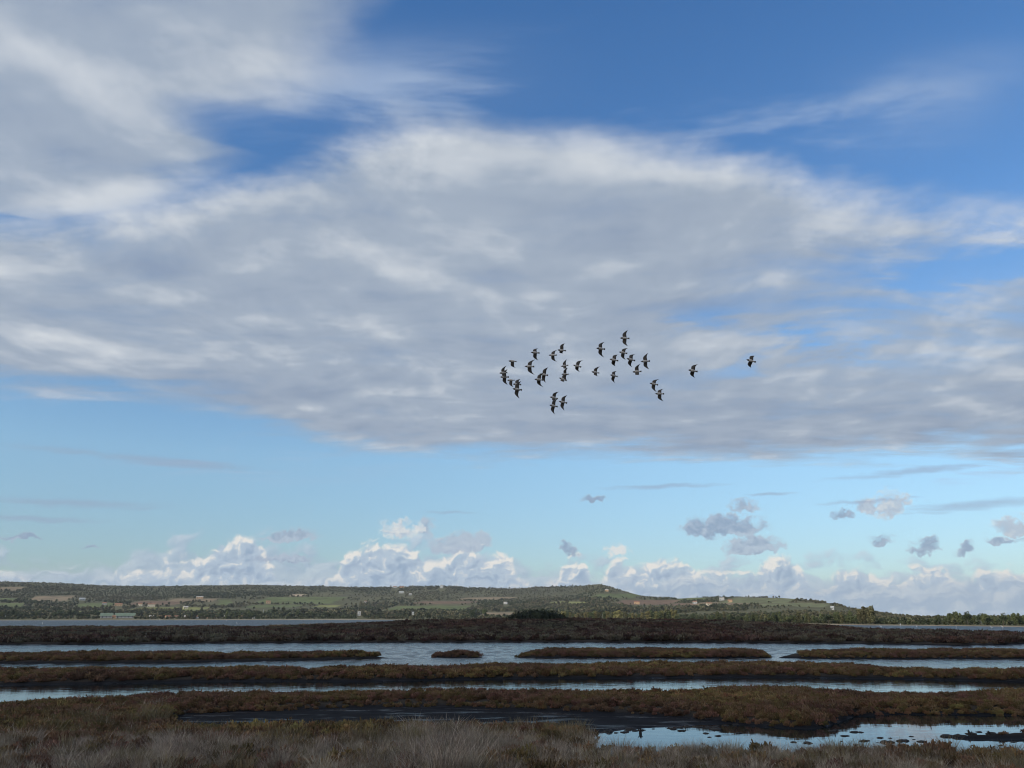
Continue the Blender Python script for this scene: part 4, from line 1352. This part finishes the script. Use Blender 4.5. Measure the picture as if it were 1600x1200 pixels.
def bird_mesh(seed, up, sweep, fold):
    """one body: head at +x, belly -z. up: wings raised; sweep: tips drawn back; fold: wings shortened"""
    st = [(-.21, .000, .034, .005), (-.19, .000, .036, .008), (-.14, .000, .024, .016), (-.08, .000, .034, .032), (-.01, -.002, .050, .047), (.06, -.003, .052, .050), (.11, .002, .040, .040),
          (.145, .008, .029, .030), (.170, .012, .028, .029), (.19, .010, .019, .019), (.202, .007, .007, .007), (.235, .003, .002, .002)]
    V, Fc = loft([(x, z, w * 1.2, h * 1.2) for x, z, w, h in st], 12)
    mats = []
    for f in Fc:
        c = sum((Vector(V[i]) for i in f), Vector()) / len(f)
        if c.x > 0.13 or c.x < -0.155:
            mats.append(0)
        elif c.z < 0.012 and -0.12 < c.x < 0.09:
            mats.append(2)
        else:
            mats.append(1)
    # wings: (span, leading x, trailing x, thickness)
    secs = [(0.02, .085, -.065, .022), (.07, .088, -.072, .018), (.13, .102, -.068, .013), (.185, .108, -.058, .011), (.23, .090, -.055, .009), (.285, .045, -.062, .007), (.335, -.012, -.078, .005), (.385, -.085, -.098, .002)]
    for sgn in (1, -1):
        b0 = len(V)
        for (s, le, te, th) in secs:
            t = s / .385
            s2 = s * (1 - fold * t * 0.5)
            y = sgn * s2 * math.cos(up * t)
            z = s2 * math.sin(up * (0.4 + 0.6 * t)) + 0.012 + 0.03 * math.sin(math.pi * t)
            sw = -sweep * t * t
            le, te = le + 0.004 * (1 - t), te - 0.012 * (1 - t)
            ch = le - te
            for (q, hz_) in ((0.0, 0.0), (0.25, 0.55), (0.7, 0.3), (1.0, 0.0), (0.7, -0.2), (0.25, -0.45)):
                V.append((le - ch * q + sw, y, z + hz_ * th))
        for i in range(len(secs) - 1):
            for k in range(6):
                a, b = b0 + i * 6 + k, b0 + i * 6 + (k + 1) % 6
                q = (a, b, b + 6, a + 6)
                Fc.append(q if sgn < 0 else q[::-1])
                mats.append(1 if (k in (3, 4, 5) and i < 3) else 0)
        Fc.append(tuple(b0 + (len(secs) - 1) * 6 + k for k in range(6)))
        mats.append(0)
    o = mesh_obj('flying_bird', V, Fc, [fl_dark, fl_brown, fl_pale], link=False)
    o.data.polygons.foreach_set('material_index', mats)
    o.data.shade_smooth()
    return o.data


BIRDS = [bird_mesh(k, u, s, f) for k, (u, s, f) in enumerate([(.05, .05, 0), (.5, .10, .15), (-.45, .09, .15), (.95, .12, .25), (-.1, .03, 0), (.3, .14, .1), (-.7, .06, .1), (.7, .04, .05)])]
# (x, y of the body, span in pixels, lean of the body in degrees, roll, pose, label)
flock = [
    (800.9, 564.3, 17, 8, 30, 3, 'small bird above the left cluster, wings half folded'),
    (827.5, 572.6, 25, 6, 0, 0, 'bird with long sickle wings between the left cluster and the touching pair'),
    (836.5, 551.0, 21, 4, 18, 1, 'bird with a raised bent wing, first of the top row from the left'),
    (863.7, 554.9, 18, 4, 25, 1, 'lower bird of the close pair in the top row'),
    (877.8, 547.4, 20, 7, -15, 1, 'upper bird of the close pair in the top row'),
    (882.3, 571.5, 15, 2, 35, 2, 'topmost bird of the vertical chain of three'),
    (883.0, 584.8, 15, 5, -25, 0, 'middle bird of the vertical chain of three'),
    (879.6, 592.5, 16, 20, 35, 3, 'lowest bird of the vertical chain of three'),
    (902.0, 572.0, 21, 8, 0, 1, 'lone bird just right of the vertical chain of three'),
    (850.0, 585.3, 22, 8, -10, 0, 'upper right bird of the touching pair in mid flock'),
    (842.1, 593.2, 22, 8, 8, 0, 'lower left bird of the touching pair in mid flock'),
    (786.6, 582.5, 18, -4, 20, 2, 'topmost bird of the cluster at the left end'),
    (788.4, 589.1, 23, -2, -12, 0, 'second bird down in the cluster at the left end'),
    (798.5, 594.0, 16, 16, 40, 3, 'slanting bird in the middle of the cluster at the left end'),
    (808.0, 600.5, 18, 2, 20, 1, 'upper of the two stacked birds ending the left cluster'),
    (808.4, 608.3, 25, 6, -5, 0, 'lowest bird of the cluster at the left end'),
    (865.6, 621.5, 18, 6, 22, 1, 'upper left bird of the low trio'),
    (865.0, 634.2, 22, 6, 10, 4, 'lowest bird of the flock'),
    (879.8, 628.4, 22, 5, 0, 0, 'right bird of the low trio'),
    (938.8, 544.8, 26, 9, 0, 0, 'big bird with straight wings, second highest of the flock'),
    (976.3, 528.4, 25, 8, 12, 4, 'highest bird of the flock'),
    (973.8, 551.0, 19, 12, 22, 1, 'bird directly under the highest bird'),
    (959.4, 562.4, 23, 8, -8, 1, 'bird with curved wings left below the highest bird'),
    (986.0, 561.8, 22, 14, 5, 1, 'bird in mid flock, left neighbour of the one with level body'),
    (1008.5, 564.5, 23, 1, 0, 0, 'bird with level body, right side of the upper group'),
    (995.4, 580.6, 20, 8, 15, 1, 'bird right below the upper group'),
    (930.5, 581.8, 16, 10, 32, 2, 'small bird alone in the gap at mid flock'),
    (959.4, 587.0, 20, 8, 18, 1, 'bird low in the middle, right of the small lone one'),
    (1021.8, 600.0, 21, 8, 10, 1, 'upper bird of the descending pair on the right'),
    (1030.8, 615.2, 19, 8, 20, 1, 'lower bird of the descending pair on the right'),
    (1082.8, 579.3, 22, 9, -5, 1, 'second bird from the right, flying alone'),
    (1173.8, 563.8, 21, 9, -8, 1, 'rightmost bird, trailing far behind the flock'),
]
for i, (x, y, span, lean, roll, pose, lb) in enumerate(flock):
    if i % 3 == 1:
        pose = (5, 7, 6)[(i // 3) % 3]
    o = bpy.data.objects.new('flying_bird', BIRDS[pose])
    COL.objects.link(o)
    d = ray(x, y)
    dist = 35.0 + random.uniform(-2.5, 2.5)
    k = span / 25.0 * dist / 36.0
    roll_s = max(0.72, k)
    # heading left across the view, banked so that the underside faces the viewer
    fwd = Vector((-1, 0, 0))
    zz = d.copy()
    zz -= fwd * zz.dot(fwd)
    zz.normalize()
    yv = zz.cross(fwd)
    m = Matrix((fwd, yv, zz)).transposed()
    m = m @ Matrix.Rotation(R(lean), 3, 'Z') @ Matrix.Rotation(R(roll + random.uniform(-14, 14)), 3, 'X') @ Matrix.Rotation(R(random.uniform(-20, 20)), 3, 'Y') @ Matrix.Rotation(R(random.uniform(-7, 7)), 3, 'Z')
    o.matrix_world = Matrix.Translation(cam.location + d * dist) @ m.to_4x4() @ Matrix.Scale(1.0 * (0.55 + 0.45 * k) * 1.0, 4)
    tag(o, 'dark-winged ' + lb if lb.split()[0] == 'bird' else lb, 'bird', 'flock of birds crossing the sky')

# ------------------------------------------------------------------ the cloud whose shadow lies on the marsh
def lumpy(center, rx, ry, rz, seed):
    import bmesh
    bm = bmesh.new()
    bmesh.ops.create_icosphere(bm, subdivisions=4, radius=1)
    for v in bm.verts:
        p = v.co.copy()
        q = 1 + 0.22 * math.sin(p.x * 5 + seed) * math.sin(p.y * 4 + 1) + 0.12 * math.sin(p.x * 11 + p.y * 9) + 0.10 * math.sin(p.z * 7 + p.y * 13)
        v.co = Vector((p.x * rx * q, p.y * ry * q, p.z * rz * q * (0.55 if p.z < 0 else 1)))
    me = bpy.data.meshes.new('cloud')
    bm.to_mesh(me)
    bm.free()
    o = bpy.data.objects.new('cloud', me)
    COL.objects.link(o)
    o.location = center
    return o


cl = lumpy(Vector((-30, 100, 0)) + SUN_DIR * 1500, 310, 170, 60, 3)
cm = bpy.data.materials.new('cloud_vapour')
cm.use_nodes = True
cm.node_tree.nodes.clear()
pv = cm.node_tree.nodes.new('ShaderNodeVolumePrincipled')
pv.inputs['Color'].default_value = (0.98, 0.98, 0.98, 1)
pv.inputs['Density'].default_value = 0.013
pv.inputs['Anisotropy'].default_value = 0.4
mo = cm.node_tree.nodes.new('ShaderNodeOutputMaterial')
cm.node_tree.links.new(pv.outputs[0], mo.inputs['Volume'])
cl.data.materials.append(cm)
tag(cl, 'grey cloud overhead whose shadow lies on the marsh', 'cloud', None, 'stuff')

# ------------------------------------------------------------------ haze
hzm = bpy.data.materials.new('haze_air')
hzm.use_nodes = True
hzm.node_tree.nodes.clear()
pv = hzm.node_tree.nodes.new('ShaderNodeVolumePrincipled')
pv.inputs['Color'].default_value = (0.86, 0.92, 1.0, 1)
pv.inputs['Density'].default_value = 0.000045
mo = hzm.node_tree.nodes.new('ShaderNodeOutputMaterial')
hzm.node_tree.links.new(pv.outputs[0], mo.inputs['Volume'])
haze = mesh_obj('haze', *box(-9000, 9000, -4000, 9000, -60.0, 230.0), hzm)
tag(haze, 'thin pale haze over lagoon and hills', None, None, 'stuff')
